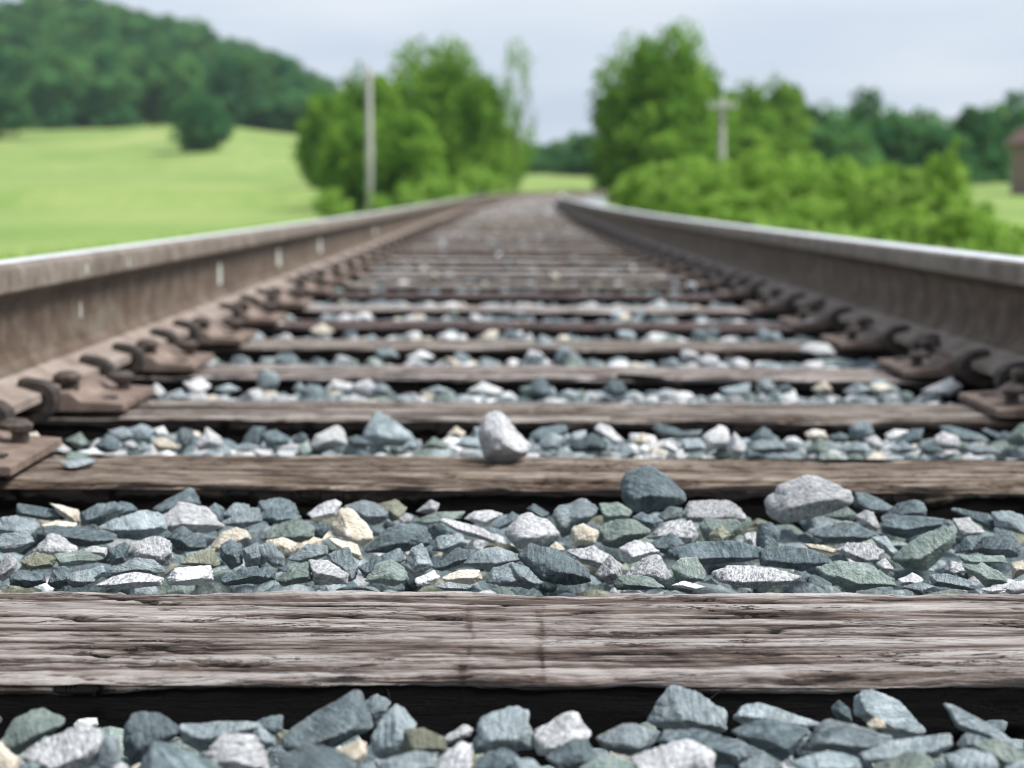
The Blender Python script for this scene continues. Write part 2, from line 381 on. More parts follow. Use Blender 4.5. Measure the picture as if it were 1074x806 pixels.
protos = [
 (sleeper_mesh(11, -1.3, 1.3, 1100, 170, .005, .007, [(px(487, 1.05), .0022), (px(492, 1.05), .001), (px(565, 1.05), .0024), (px(568, 1.05), .0011)], .012, [(-.5, -.16, .118, .0016), (-.30, -.02, .158, .0011), (-.02, .5, .108, .0013), (-.15, .16, .062, .0011), (.1, .5, .17, .001), (-.5, -.2, .045, .001), (.2, .46, .05, .0012)]), 'pale'),
 (sleeper_mesh(23, -1.3, 1.3, 1000, 130, .013, .022, (), .034, [(-.4, .3, .13, .0016), (.1, .7, .10, .0014), (-.7, -.2, .17, .0014), (-.1, .5, .185, .0014)]), 'tan'),
 (sleeper_mesh(37, -1.3, 1.3, 700, 90, .012, .020, (), .030), 'dun'),
]
var = [sleeper_mesh(s, -1.3, 1.3, 300, 40, .012, .018, (), .03) for s in (51, 63, 74, 88)]
looks = ['pale', 'tan', 'dun', 'pale', 'dun', 'dark', 'pale', 'dark', 'dun']
desc = ['pale grey cracked timber sleeper, nearest to the viewer', 'brown sleeper with a worn rounded edge carrying the lone speckled stone', 'tan cracked sleeper']
mcache = {}
for i, y in enumerate(SL_Y):
    kind = looks[i] if i < len(looks) else random.choice(['tan', 'dun', 'pale', 'dark', 'pale', 'dun'])
    if i < 3: me, kind = protos[i]
    else:
        src = var[i % 4]
        key = (src.name, kind)
        if key not in mcache:
            mcache[key] = src.copy(); mcache[key].materials.clear(); mcache[key].materials.append(WOOD[kind])
        me = mcache[key]
    if i < 3: me.materials.append(WOOD[kind])
    o = bpy.data.objects.new('sleeper', me); col.objects.link(o)
    yc = y+.1145
    o.location = (float(centre(yc)), yc, float(track_z(centre(yc), yc))+(0 if i < 3 else random.uniform(-.001, .004)))
    o.rotation_euler = (0, CANT, -heading(yc)+(random.uniform(-.006, .006) if i > 2 else 0))
    if i > 2 and random.random() < .5: o.scale = (-1, 1, 1) if False else (1, 1, 1)
    tone = {'pale': 'pale grey', 'tan': 'tan weathered', 'dun': 'greyish brown', 'dark': 'dark brown'}[kind]
    if i < 2: lab = desc[i]
    elif i < 20: lab = f'{tone} timber sleeper, {nth(i)} one counted from the viewer'
    else: lab = 'weathered timber sleeper in the blurred distant run of track'
    tag(o, lab, 'sleeper', 'timber sleepers across the track' if i < 20 else 'distant timber sleepers')
    if i < 2:
        for k in range(7 if i == 0 else 6):          # torn wood fibres on the front edge
            sx = random.uniform(-.4, .42) if i == 0 else random.uniform(-.5, .6); L = random.uniform(.012, .035); a = random.uniform(-.8, .8)
            p0 = Vector((sx, -.113, -.006)); q = [p0+Vector((L*u*math.sin(a)*1.5, -.004*u-.006*u*u, L*(.1*u-.75*u*u)*math.cos(a))) for u in (0, .25, .5, .75, 1)]
            MB().tube(q, [.0008, .0007, .0006, .0005, .0003], 5).build('splinter', WOOD['pale'], o, 0, True)

# ------------------------------------------------------------------ rails
RP = [(-.076, 0), (.076, 0), (.076, .011), (.046, .0200), (.026, .030), (.0145, .044), (.0096, .062), (.0092, .105), (.012, .122), (.022, .1325), (.0345, .1385), (.0365, .1415),
      (.0365, .1640), (.0345, .1705), (.0290, .1748), (.0200, .1768), (0, .178), (-.0200, .1768), (-.0290, .1748), (-.0345, .1705), (-.0365, .1640), (-.0365, .1415), (-.0345, .1385),
      (-.022, .1325), (-.012, .122), (-.0092, .105), (-.0096, .062), (-.0145, .044), (-.026, .030), (-.046, .0200), (-.076, .011)]
def slot(i):
    z = (RP[i][1]+RP[(i+1) % len(RP)][1])/2
    return 3 if z > .1745 else 1 if z > .136 else 2 if z < .031 else 0
ry = np.concatenate([np.arange(-.8, 16, .1), np.arange(16, 125, .5)])
def rail(side, label):
    n = len(RP); prof = np.array(RP)
    cx = centre(ry); hd = np.array([heading(y) for y in ry])
    V = np.zeros((len(ry), n, 3))
    V[..., 0] = (cx+side*HG*np.cos(hd))[:, None]+prof[:, 0]*np.cos(hd)[:, None]
    V[..., 1] = (ry-side*HG*np.sin(hd))[:, None]-prof[:, 0]*np.sin(hd)[:, None]
    V[..., 2] = (grade(ry)-CANT*side*HG+ZB)[:, None]+prof[:, 1]
    i = np.arange(len(ry)*n).reshape(len(ry), n); j = np.roll(i, -1, 1)
    F = np.stack([i[:-1], j[:-1], j[1:], i[1:]], -1).reshape(-1, 4)
    me = mesh_np('rail', V.reshape(-1, 3), F, True)
    o = link('rail', me, None, [M_WEB, M_HEAD, M_FOOT, M_TOP])
    me.polygons.foreach_set('material_index', np.tile([1 if side < 0 and slot(k) == 3 and (RP[k][0]+RP[(k+1) % n][0]) > .03 else slot(k) for k in range(n)], len(ry)-1).astype(np.int32))
    me.set_sharp_from_angle(angle=R(24))
    return tag(o, label, 'rail', 'steel rails of the track')
rl = rail(-1, 'lighter brown steel rail beside the open meadow, streaked with white drips')
rr = rail(1, 'dark brown steel rail with bright polished top beside the green shrubs')
def mark(side, Y, x, z0, z1, wd, parent):
    "a thin paint drip on the inner face of the web"
    bx = centre(Y)+side*(HG-x); bz = float(grade(Y))-CANT*side*HG+ZB
    mb = MB(); X0, X1 = (bx-.001, bx+.0012)
    mb.hexa([(X0, Y-wd, bz+z0), (X1, Y-wd*.8, bz+z0), (X1, Y+wd*.8, bz+z0), (X0, Y+wd, bz+z0), (X0, Y-wd*.7, bz+z1), (X1, Y-wd*.6, bz+z1), (X1, Y+wd*.6, bz+z1), (X0, Y+wd*.7, bz+z1)])
    mb.build('paint_drip', M_PAINT, parent)
for Y, z0, z1, wd in ((3.74, .045, .112, .025), (4.75, .045, .11, .04), (5.85, .045, .115, .05), (8.4, .045, .10, .06)): mark(-1, Y, .0092, z0, z1, wd, rl)
for Y, z0, z1, wd in ((2.42, .148, .162, .004), (2.70, .145, .166, .004)): mark(-1, Y, .0365, z0, z1, wd, rl)
for Y, z0, z1, wd in ((2.48, .075, .10, .003), (2.55, .045, .058, .006)): mark(-1, Y, .0092, z0, z1, wd, rl)

# ------------------------------------------------------------------ tie plates, spikes, rail anchors
def spike(parent, x, y, z, rz, h=.028):
    mb = MB(); mb.box(-.008, .008, -.008, .008, -.05, h)
    s = mb.build('spike', M_SPIKE, parent, .0012); s.location = (x, y, z); s.rotation_euler = (random.uniform(-.05, .05), random.uniform(-.06, .06), rz)
    pts = []; N = 14
    hd = MB(); ring0 = []; ring1 = []; ring2 = []
    for k in range(N):
        a = 2*math.pi*k/N; rx = .021 if math.cos(a) > 0 else .017
        ring0.append((.004+rx*math.cos(a), .0165*math.sin(a), h)); ring1.append((.004+rx*1.04*math.cos(a), .0175*math.sin(a), h+.006)); ring2.append((.004+rx*.62*math.cos(a), .0105*math.sin(a), h+.0115))
    hd.V = ring0+ring1+ring2+[(.004, 0, h+.0125)]
    hd.F = [list(range(N))[::-1]]+[[k, (k+1) % N, N+(k+1) % N, N+k] for k in range(N)]+[[N+k, N+(k+1) % N, 2*N+(k+1) % N, 2*N+k] for k in range(N)]+[[2*N+k, 2*N+(k+1) % N, 3*N] for k in range(N)]
    hd.build('spike_head', M_SPIKE, s, 0, False)
def make_plate():
    "for the left rail: +x points to the middle of the track"
    root = empty('tie_plate')
    pr = [(-.19, 0), (.165, 0), (.165, .010), (.108, .0145), (.092, .0265), (.079, .0265), (.0775, .020), (-.0775, .020), (-.079, .0265), (-.092, .0265), (-.108, .0145), (-.19, .010)]
    MB().prism(pr, -.098, .098).build('plate', M_PLATE, root, .0015)
    for x, y, r, h in ((.088, -.060, math.pi, .027), (.132, .048, math.pi, .015), (-.088, .06, 0, .027), (-.132, -.05, 0, .014)):
        spike(root, x, y, .012, r, h)
    for x, y in ((.136, -.048), (-.15, .04)):
        MB().box(x-.009, x+.009, y-.009, y+.009, .0085, .0146 if x > 0 else .0142).build('spike_hole_shade', M_IRON, root)  # raised dark blocks drawn for the shade inside empty spike holes
    return root
def make_anchor():
    "a bent strap that grips the rail foot from below; +x points to the middle of the track"
    root = empty('rail_anchor')
    c = [(.046, .0270), (.058, .0240), (.069, .0215), (.0785, .0190), (.0855, .0125), (.0872, .0020), (.084, -.0100), (.075, -.0185), (.058, -.0230), (.030, -.0235), (-.02, -.0235), (-.075, -.021)]
    th = [.0045, .0056, .0062, .0066, .0068, .0068, .0066, .0064, .007, .007, .007, .006]
    out = []; inn = []
    for k, (x, z) in enumerate(c):
        a = c[max(k-1, 0)]; b = c[min(k+1, len(c)-1)]; t = Vector((b[0]-a[0], b[1]-a[1])).normalized(); nn = Vector((-t.y, t.x))
        out.append((x+nn.x*th[k], z+nn.y*th[k])); inn.append((x-nn.x*th[k], z-nn.y*th[k]))
    ring = out+inn[::-1]; n = len(c); mb = MB(); b0 = 0
    mb.V = [(x, -.016, z) for x, z in ring]+[(x, .016, z) for x, z in ring]; m = len(ring)
    for k in range(n-1):
        q = [k, k+1, m-2-k, m-1-k]; mb.F += [q, [i+m for i in q][::-1], [k, k+m, k+1+m, k+1], [m-1-k, m-2-k, 2*m-2-k, 2*m-1-k]]
    mb.F += [[0, m-1, 2*m-1, m], [n-1, n, n+m, n-1+m]]
    mb.build('strap', M_IRON, root, .0022, False)
    MB().box(-.092, -.0785, -.014, .014, -.027, .012).build('jaw', M_IRON, root, .002)
    return root
plate0 = make_plate(); anchor0 = make_anchor(); first = [True, True]
def rail_frame(side, Y):
    hd = heading(Y)
    return (float(centre(Y))+side*HG*math.cos(hd), Y-side*HG*math.sin(hd), float(grade(Y))-CANT*side*HG), hd
SN = {-1: 'meadow side', 1: 'shrub side'}
for i, y in enumerate(SL_Y):
    if y > 36: break
    for side in (-1, 1):
        yc = y+.1145
        p, hd = rail_frame(side, yc)
        if not (i == 0):
            r = plate0 if first[0] else copy_tree(plate0); first[0] = False
            r.location = (p[0], p[1], p[2]+.005); r.rotation_euler = (0, 0, -hd+(math.pi if side > 0 else 0)+random.uniform(-.012, .012))
            lab = f'rusty tie plate under the {SN[side]} rail on the {nth(i)} sleeper' if i < 14 else f'rusty tie plate along the distant {SN[side]} rail'
            tag(r, lab, 'tie plate', f'tie plates under the {SN[side]} rail' if i < 14 else f'distant tie plates under the {SN[side]} rail')
        if y < 15 and i > 0:
            for k, yy in ((0, y-.028-random.uniform(0, .008)), (1, y+.229+.024+random.uniform(0, .012))):
                if k == 1 and (i > 7 or i % 2 == 0 and i > 3): continue
                p, hd = rail_frame(side, yy)
                r = anchor0 if first[1] else copy_tree(anchor0); first[1] = False
                r.location = (p[0], p[1], p[2]+ZB-.0015); r.rotation_euler = (0, 0, -hd+(math.pi if side > 0 else 0)+random.uniform(-.05, .05))
                lab = f'dark iron rail anchor gripping the {SN[side]} rail just {"before" if k == 0 else "behind"} the {nth(i)} sleeper' if i < 14 else f'dark iron rail anchor along the distant {SN[side]} rail'
                tag(r, lab, 'rail anchor', f'rail anchors on the {SN[side]} rail' if i < 14 else f'distant rail anchors on the {SN[side]} rail')

# ------------------------------------------------------------------ ballast stones
import bmesh
def ico(sub):
    bm = bmesh.new(); bmesh.ops.create_icosphere(bm, subdivisions=sub, radius=1.); bm.verts.ensure_lookup_table()
    V = np.array([v.co[:] for v in bm.verts]); F = np.array([[v.index for v in f.verts] for f in bm.faces]); bm.free(); return V, F
ICO = {k: ico(k) for k in (1, 2, 3, 4, 5)}
def hull_dirs(D, N, Hh, p):
    q = np.maximum(D@N.T, 0)/Hh
    return (q**p).sum(1)**(-1./p)
def roughen(P, dims, r, amp):
    s = np.mean(dims); d = np.zeros(len(P))
    for f, a in ((3., 1.), (6., .55), (12., .36), (24., .26), (48., .16)):
        for _ in range(3):
            k = r.normal(size=3)*f/s; d += a*.6*np.sin(P@k+r.uniform(0, 6.28))
    rid = np.abs(np.sin(P@(r.normal(size=3)*5/s)+np.sin(P@(r.normal(size=3)*4/s))))
    return 1+amp*d-amp*1.2*(1-rid)**4
def stone_from_outline(uv, seed, sub, flat=1.):
    "outline (metres, right/up) -> solid angular stone whose silhouette it is; depth axis is +y (away)"
    r = np.random.default_rng(seed); P = uv.reshape(-1, 2); n = len(P)
    w_, h_ = np.ptp(P[:, 0]), np.ptp(P[:, 1]); dep = math.sqrt(w_*h_)*r.uniform(.42, .6)*flat
    N = []; Hh = []
    for k in range(n):
        a, b = P[k], P[(k+1) % n]; e = b-a; L = np.hypot(*e)
        if L < 1e-4: continue
        nn = np.array([e[1], -e[0]])/L; h0 = nn@a
        if h0 < .0015: h0 = .0015
        up = nn[1]
        for sgn in (-1, 1):
            t = r.uniform(.15, .75)+(.55*max(up, 0) if sgn < 0 else 0)+(.2 if sgn > 0 else 0)
            v = np.array([nn[0], sgn*t, nn[1]]); l = np.linalg.norm(v); N.append(v/l); Hh.append(h0/l)
    for sgn in (-1, -1, -1, 1, 1):
        v = np.array([r.uniform(-.55, .55), sgn, r.uniform(-.35, .6)]); v /= np.linalg.norm(v); N.append(v); Hh.append(dep*r.uniform(.75, 1.05))
    N = np.array(N); Hh = np.array(Hh); dims = np.array([w_/2, dep, h_/2])
    V, F = ICO[sub]; D = V*dims; D /= np.linalg.norm(D, axis=1)[:, None]
    rad = hull_dirs(D, N, Hh, 28.); Q = D*rad[:, None]
    Q = Q*roughen(Q, dims, r, .046)[:, None]
    return Q, F, dims
def stone_random(dims, seed, sub):
    r = np.random.default_rng(seed); n = r.integers(9, 15)
    N = r.normal(size=(n, 3)); N /= np.linalg.norm(N, axis=1)[:, None]; N = np.vstack([N, np.eye(3), -np.eye(3)])
    Hh = np.concatenate([r.uniform(.62, 1.0, n), r.uniform(.8, 1., 6)])
    V, F = ICO[sub]; rad = hull_dirs(V, N, Hh, 22.); Q = V*rad[:, None]
    if sub > 2: Q = Q*roughen(Q, np.ones(3)*1.6, r, .022)[:, None]
    return Q*np.asarray(dims)*.5, F
WORDC = {'S': 'dark slate', 'M': 'blue-grey', 'G': 'green-grey', 'W': 'white speckled', 'C': 'cream', 'Q': 'white', 'O': 'olive brown'}
BEDW = {0: 'in front of the nearest sleeper', 1: 'between first and second sleepers', 2: 'between second and third sleepers', 3: 'between third and fourth sleepers', 4: 'between fourth and fifth sleepers'}
STONES = [('G',0,[-349,839,0],[-11,-14,-5,-12,18,1,18,5,8,12,3,12,-9,6,-17,-5]),
('W',0,[-320,807,0],[-13,-11,5,-13,15,-9,20,3,19,11,5,13,-12,8,-25,-1]),
('M',0,[-296,801,0],[-7,-5,0,-11,6,-5,5,10,-3,10]),
('S',0,[-283,829,0],[-13,-9,-9,-17,4,-11,16,-3,18,3,7,13,-1,14,-8,13,-13,6]),
('S',0,[-259,784,0],[-20,-1,-3,-11,16,-10,22,-1,2,10,-10,14]),
('M',0,[-246,837,-1],[-19,-4,-10,-10,13,-4,27,1,22,6,5,6,-16,8,-20,5]),
('W',0,[-229,801,-1],[-14,-6,-2,-11,17,-10,16,0,10,10,-8,12,-19,2]),
('Q',0,[-285,779,0],[-3,-3,3,-3,4,1,0,4,-4,2]),
('G',0,[-245,789,-1],[-7,0,4,-7,13,-4,7,1,-13,8]),
('C',0,[-350,792,0],[-7,7,-8,-2,0,-9,7,-7,9,0,0,10]),
('S',0,[-331,778,0],[-4,-4,3,-4,5,2,1,5,-4,3]),
('S',0,[-218,849,-1],[-8,-2,0,-6,7,-4,7,5,0,5,-8,3]),
('M',0,[-219,826,-1],[-8,0,0,-7,7,-4,7,1,-3,8]),
('S',0,[-185,847,-1],[-27,-14,-16,-16,4,-12,23,-2,23,1,18,20,13,20,-5,10,-19,2,-27,-6]),
('S',0,[-161,876,-1],[-7,-4,-1,-10,4,-7,9,4,0,9,-7,5]),
('M',0,[-149,834,-1],[-11,-12,-3,-15,7,-10,14,5,7,13,2,16,-3,13,-13,-2]),
('C',0,[-168,805,-1],[-6,-5,3,-7,7,-2,7,5,2,7,-10,1]),
('S',0,[-185,786,-1],[-21,-4,0,-12,19,-8,22,0,10,8,-4,13,-20,5]),
('O',0,[-132,821,-2],[-11,-5,2,-9,13,-5,12,3,0,9,-10,8]),
('W',0,[-113,835,-2],[-6,-6,6,-1,8,3,3,6,-9,-2]),
('M',0,[-137,785,-1],[-17,-4,0,-9,14,-4,15,6,2,8,-10,5,-17,1]),
('W',0,[-114,793,-2],[-11,-7,0,-9,9,-4,9,8,3,11,-11,0]),
('M',0,[-88,837,-2],[-18,-12,-4,-13,16,-9,17,0,14,12,5,15,-4,13,-14,8,-17,-3]),
('S',0,[-92,789,-2],[-12,-5,0,-9,14,-3,10,6,3,9,-12,4]),
('M',0,[-158,779,-1],[-3,-4,3,-4,4,1,2,5,-4,2]),
('W',0,[-56,834,-2],[-16,-4,-13,-11,7,-10,15,-4,17,0,8,13,0,12,-16,2]),
('S',0,[-52,799,-2],[-7,-10,8,-7,14,1,7,10,0,10,-15,0]),
('M',0,[-21,827,-2],[-13,-7,1,-10,16,-2,18,4,7,8,-1,9,-19,0]),
('M',0,[16,873,-3],[-15,-11,4,-12,24,-10,24,3,4,14,-12,15,-16,7,-27,-4]),
('S',0,[21,818,-3],[-20,-2,7,-9,18,-10,23,-5,21,3,-5,9,-23,8,-27,1]),
('W',0,[2,791,-2],[-22,-7,3,-11,21,-6,20,5,9,12,2,12,-24,2]),
('G',0,[-35,782,-2],[-12,-5,1,-8,14,-3,13,4,5,7,-7,6,-15,0]),
('M',0,[-77,779,-2],[-11,-3,1,-7,13,-1,3,6,-6,7]),
('M',0,[69,869,-3],[-13,-9,14,-8,32,-2,21,6,2,10,-12,7,-19,9,-29,-4]),
('S',0,[60,832,-3],[-25,2,-17,-4,-4,-10,5,-14,16,-4,22,6,-4,11]),
('M',0,[44,784,-3],[-9,-4,1,-7,11,-2,7,6,1,8,-11,1]),
('S',0,[107,873,-3],[-3,-5,6,-6,5,2,-2,7,-7,2]),
('M',0,[134,875,-4],[-21,-4,-12,-8,5,-15,18,-12,26,-5,21,1,7,7,-2,16,-9,17,-20,9,-21,1]),
('C',0,[122,852,-3],[-3,-4,5,-2,4,3,-1,4,-6,0]),
('M',0,[100,827,-3],[-5,-8,13,-8,27,-2,24,5,12,7,-8,12,-17,7,-26,-9]),
('M',0,[81,788,-3],[-12,-7,9,-7,18,-1,16,5,-1,8,-20,0]),
('M',0,[129,809,-3],[-23,-9,-5,-8,16,-3,24,5,21,11,-10,5,-27,-4]),
('G',0,[121,782,-3],[-17,-5,-4,-8,16,-5,16,2,6,10,1,10,-18,1]),
('M',0,[180,850,-4],[-13,-2,9,-9,24,-12,21,-5,5,2,-10,11,-18,12,-21,11]),
('M',0,[167,824,-4],[-4,-6,6,-3,9,3,-3,5,-8,-2]),
('M',0,[157,790,-4],[-12,-6,6,-9,14,-2,11,7,-2,9,-15,4]),
('G',0,[177,806,-4],[-9,-3,2,-9,15,-4,13,2,-2,8,-17,5]),
('W',0,[57,785,-3],[0,-3,3,-1,0,3,-3,1]),
('M',0,[179,780,-4],[-7,-5,3,-6,9,1,2,7,-8,1]),
('S',1,[-515,1434,0],[-19,-2,8,-9,30,-4,1,6,-17,10,-21,8]),
('C',1,[-489,1436,-1],[-8,0,3,-10,12,-11,10,3,-8,9,-17,11]),
('C',1,[-480,1379,0],[-6,-4,13,-3,15,1,-4,5,-17,1]),
('S',1,[-457,1434,-1],[-17,-11,3,-10,23,3,14,11,-4,10,-19,1]),
('S',1,[-442,1454,-1],[-7,-9,14,-2,9,6,-2,8,-13,-1]),
('M',1,[-413,1377,-1],[-17,-11,0,-14,28,-6,24,10,9,15,-19,8,-34,0]),
('S',1,[-397,1487,-1],[-20,-12,1,-9,22,-4,14,15,10,16,-11,3,-28,-5]),
('W',1,[-368,1398,-1],[-26,-5,-15,-12,16,-14,33,-7,16,10,-10,18,-28,4]),
('S',1,[-356,1317,-1],[-8,-8,0,-11,18,-7,18,-2,-2,13,-19,4]),
('S',1,[-351,1443,-2],[-3,-8,5,-9,8,3,-2,10,-9,4]),
('M',1,[-334,1447,-2],[-5,-9,13,-1,12,6,-1,9,-14,-3]),
('M',1,[-322,1412,-2],[-3,-10,17,-3,14,10,-3,9,-22,-4]),
('M',1,[-518,1370,0],[-24,1,-11,-7,16,-12,21,1,1,11,-11,10]),
('M',1,[-501,1307,0],[-19,0,-9,-9,3,-9,19,0,13,9,-9,8]),
('S',1,[-456,1336,-1],[-35,1,-6,-8,7,-11,34,-8,36,-1,9,8,-22,10,-37,7]),
('W',1,[-461,1290,0],[-14,-9,14,-8,20,-2,4,10,-4,12,-18,-2]),
('O',1,[-460,1238,0],[-9,-7,13,-5,15,3,-2,8,-16,1]),
('G',1,[-431,1247,0],[-15,-6,12,-5,24,-1,3,7,-19,5]),
('Q',1,[-422,1277,-1],[-4,-4,8,-5,8,3,-4,6,-11,2]),
('S',1,[-402,1270,-1],[-7,-10,5,-8,10,6,5,10,-9,4]),
('W',1,[-375,1273,-1],[-18,-5,-7,-11,11,-13,18,-6,15,8,3,14,-9,12,-19,3]),
('M',1,[-374,1216,-1],[-18,-5,12,-7,22,-3,12,7,-3,9,-24,0]),
('S',1,[-427,1186,0],[-2,-9,9,-5,9,6,2,9,-6,6,-11,-5]),
('M',1,[-411,1180,0],[-9,-5,1,-7,12,-3,8,6,-5,7,-11,2]),
('S',1,[-451,1180,0],[-13,-4,0,-7,15,-4,13,5,-7,7,-14,3]),
('W',1,[-478,1215,0],[-11,-3,-4,-11,8,-5,9,6,2,12,-4,6]),
('W',1,[-370,1175,-1],[-9,-6,21,-5,24,1,17,4,-1,7,-12,5,-29,-2]),
('Q',1,[-329,1192,-1],[-18,-7,0,-8,19,-5,17,8,-13,8,-19,-1]),
('O',1,[-329,1246,-1],[3,-9,15,-6,11,10,-10,6,-20,-3]),
('C',1,[-319,1321,-1],[-14,-11,0,-8,18,-1,17,6,6,11,-8,6,-18,-5]),
('S',1,[-309,1269,-1],[-9,-5,-1,-13,9,-9,9,8,-1,13,-10,7]),
('M',1,[-291,1265,-2],[-7,-10,7,-8,9,2,4,12,-9,6]),
('S',1,[-287,1190,-1],[-15,-7,13,-6,18,2,11,8,-2,7,-20,-1]),
('M',1,[-407,1201,-1],[-10,-3,2,-7,12,0,9,6,-15,2]),
('S',1,[-298,1458,-2],[-20,-6,-4,-11,23,-6,17,6,3,11,-17,9]),
('S',1,[-293,1424,-2],[-4,-8,24,-2,11,5,-4,9,-22,-1]),
('W',1,[-251,1449,-2],[-9,-10,11,-6,16,7,9,11,-2,8,-19,-3]),
('M',1,[-211,1446,-3],[-13,-5,5,-14,19,-8,21,0,5,10,-6,13,-24,5]),
('O',1,[-188,1457,-3],[-1,-12,8,-9,14,2,2,10,-17,5]),
('C',1,[-220,1371,-2],[-17,-6,8,-17,19,-11,17,0,2,16,-9,19,-18,4]),
('S',1,[-246,1368,-2],[-7,-6,1,-9,8,0,5,8,-8,4]),
('G',1,[-272,1354,-2],[-7,-10,12,-11,22,-4,20,6,6,13,-15,7,-28,-6]),
('C',1,[-272,1303,-2],[-11,-3,1,-10,12,-5,13,2,-1,8,-15,5]),
('M',1,[-277,1266,-2],[-8,-8,11,-10,13,-2,1,12,-12,9]),
('M',1,[-245,1272,-2],[-4,-9,16,-2,14,6,-2,8,-20,-4]),
('C',1,[-216,1288,-2],[-6,-1,8,-13,14,-9,10,4,-14,10,-21,8]),
('M',1,[-213,1236,-2],[-10,-1,3,-16,10,-14,11,-1,3,14,-14,8]),
('W',1,[-224,1202,-2],[-11,-10,15,-9,17,-1,0,11,-15,12]),
('G',1,[-248,1199,-2],[-9,-9,14,-6,10,10,-3,9,-16,-4]),
('S',1,[-271,1203,-2],[-7,-8,7,-5,8,4,0,9,-7,3]),
('S',1,[-173,1319,-3],[-30,-16,1,-10,26,-10,30,0,22,13,1,16,-13,12,-32,-7]),
('S',1,[-183,1234,-2],[-15,-12,2,-6,20,3,14,13,-20,-2]),
('M',1,[-154,1245,-2],[-12,-5,-2,-14,13,-5,9,5,3,14,-6,11,-10,3]),
('G',1,[-176,1201,-2],[3,-10,18,-6,14,3,3,12,-8,9,-20,-6]),
('W',1,[-154,1468,-3],[8,-6,10,4,1,8,-14,-4]),
('G',1,[-143,1421,-3],[-13,-7,20,-1,25,6,-4,5,-26,-3]),
('W',1,[-173,1416,-3],[-4,-6,5,-4,7,4,0,6,-7,1]),
('W',1,[-114,1363,-3],[-7,-4,23,-13,27,-7,12,2,-22,12,-30,9]),
('W',1,[-102,1420,-3],[3,-9,18,3,8,7,-10,6,-19,-1]),
('S',1,[-80,1405,-3],[-7,-8,8,-3,10,6,4,9,-14,-5]),
('M',1,[-131,1313,-3],[-14,-6,0,-9,16,0,10,9,-12,6]),
('S',1,[-125,1254,-3],[-10,-10,8,-4,19,8,2,9,-20,-7]),
('M',1,[-95,1248,-3],[-15,-7,4,-12,28,1,19,6,4,12,-11,8,-31,-4]),
('M',1,[-82,1196,-3],[6,-10,18,-4,6,12,-12,7,-18,-6]),
('Q',1,[-144,1185,-2],[-8,-6,5,-5,10,2,5,7,-11,0]),
('C',1,[-116,1195,-3],[-13,-5,7,-6,15,-2,13,6,-4,6,-17,0]),
('M',1,[-123,1165,-3],[-8,-3,11,-3,14,1,-4,4,-15,1]),
('W',1,[-60,1358,-3],[-10,-16,14,-13,25,-3,16,11,-1,17,-14,14,-24,-3]),
('S',1,[-50,1452,-4],[6,-9,11,-1,-5,8,-13,3]),
('M',1,[-17,1423,-4],[-14,-19,-3,-22,6,-12,21,-5,22,11,11,19,-16,11,-22,1]),
('G',1,[21,1447,-4],[-10,-11,14,-7,17,2,3,10,-15,9]),
('C',1,[-13,1346,-4],[-11,-9,11,-8,13,4,0,11,-12,8]),
('C',1,[-39,1298,-3],[2,-6,7,-1,-2,6,-7,0]),
('S',1,[60,1485,9],[-28,-8,-20,-19,-2,-23,16,-19,35,-11,36,-2,28,5,16,17,-2,25,-23,19,-31,7]),
('S',1,[74,1443,-5],[-7,-8,11,-4,11,7,-1,8,-14,-1]),
('W',1,[115,1452,-5],[-25,-11,4,-11,32,-8,27,4,15,13,-23,10,-31,-2]),
('G',1,[21,1353,-4],[-19,-11,-2,-15,19,-5,28,3,11,12,-6,13,-23,5]),
('S',1,[48,1410,-4],[-7,-6,8,-8,15,1,-5,9,-14,3]),
('W',1,[69,1353,-4],[-17,-7,13,-11,21,-1,13,12,-8,10,-27,-5]),
('S',1,[56,1312,-4],[-10,-6,0,-10,15,1,3,10,-14,1]),
('G',1,[110,1373,-5],[-13,-12,9,-12,20,-1,17,10,-13,11,-20,3]),
('O',1,[102,1322,1],[-9,-7,5,-7,11,2,1,10,-10,2]),
('S',1,[97,1270,-4],[-41,-7,-9,-12,19,-7,56,-3,41,5,7,12,-25,9,-47,1]),
('S',1,[-44,1225,-3],[-13,-11,6,-16,29,-13,29,-3,6,12,-20,18,-30,8]),
('M',1,[-70,1193,-3],[-11,-7,4,-10,16,-5,4,8,-11,12]),
('W',1,[-13,1267,-4],[-5,-7,13,-11,17,1,3,9,-23,5]),
('W',1,[0,1220,-4],[-4,-10,8,-7,11,4,0,13,-13,-4]),
('W',1,[28,1282,-4],[-9,-11,5,-8,19,0,11,8,-3,10,-18,3]),
('W',1,[30,1212,-4],[-23,-8,11,-11,19,-3,9,14,-1,14,-16,2]),
('G',1,[17,1178,-4],[-15,-6,5,-6,22,-3,9,6,-13,6,-18,-1]),
('G',1,[62,1214,-4],[-9,-10,13,-8,15,-2,6,12,-8,10,-15,3]),
('W',1,[110,1197,-4],[-27,-6,-6,-10,31,-5,39,1,20,6,1,9,-23,8,-34,1]),
('Q',1,[56,1169,-4],[6,-4,13,0,-3,4,-14,0]),
('S',1,[147,1339,-5],[-4,-15,9,-12,11,8,3,15,-8,13,-12,-6]),
('W',1,[130,1332,-5],[5,-8,5,8,-5,6,-7,-5]),
('W',1,[206,1459,4],[-36,-15,-20,-24,3,-20,23,-12,42,-2,43,10,14,21,1,24,-24,15,-40,-3]),
('S',1,[276,1498,-6],[-2,-10,19,-8,22,-2,-2,10,-16,11,-17,-3]),
('G',1,[236,1442,-6],[8,-7,13,1,4,9,-19,-2]),
('W',1,[254,1417,-6],[-6,-6,7,-10,11,-6,5,8,-4,11,-12,3]),
('S',1,[302,1462,-6],[-8,-10,19,-4,18,8,6,11,-10,6,-23,-8]),
('S',1,[286,1393,-6],[-25,-9,-1,-13,30,0,34,8,-16,10,-26,7]),
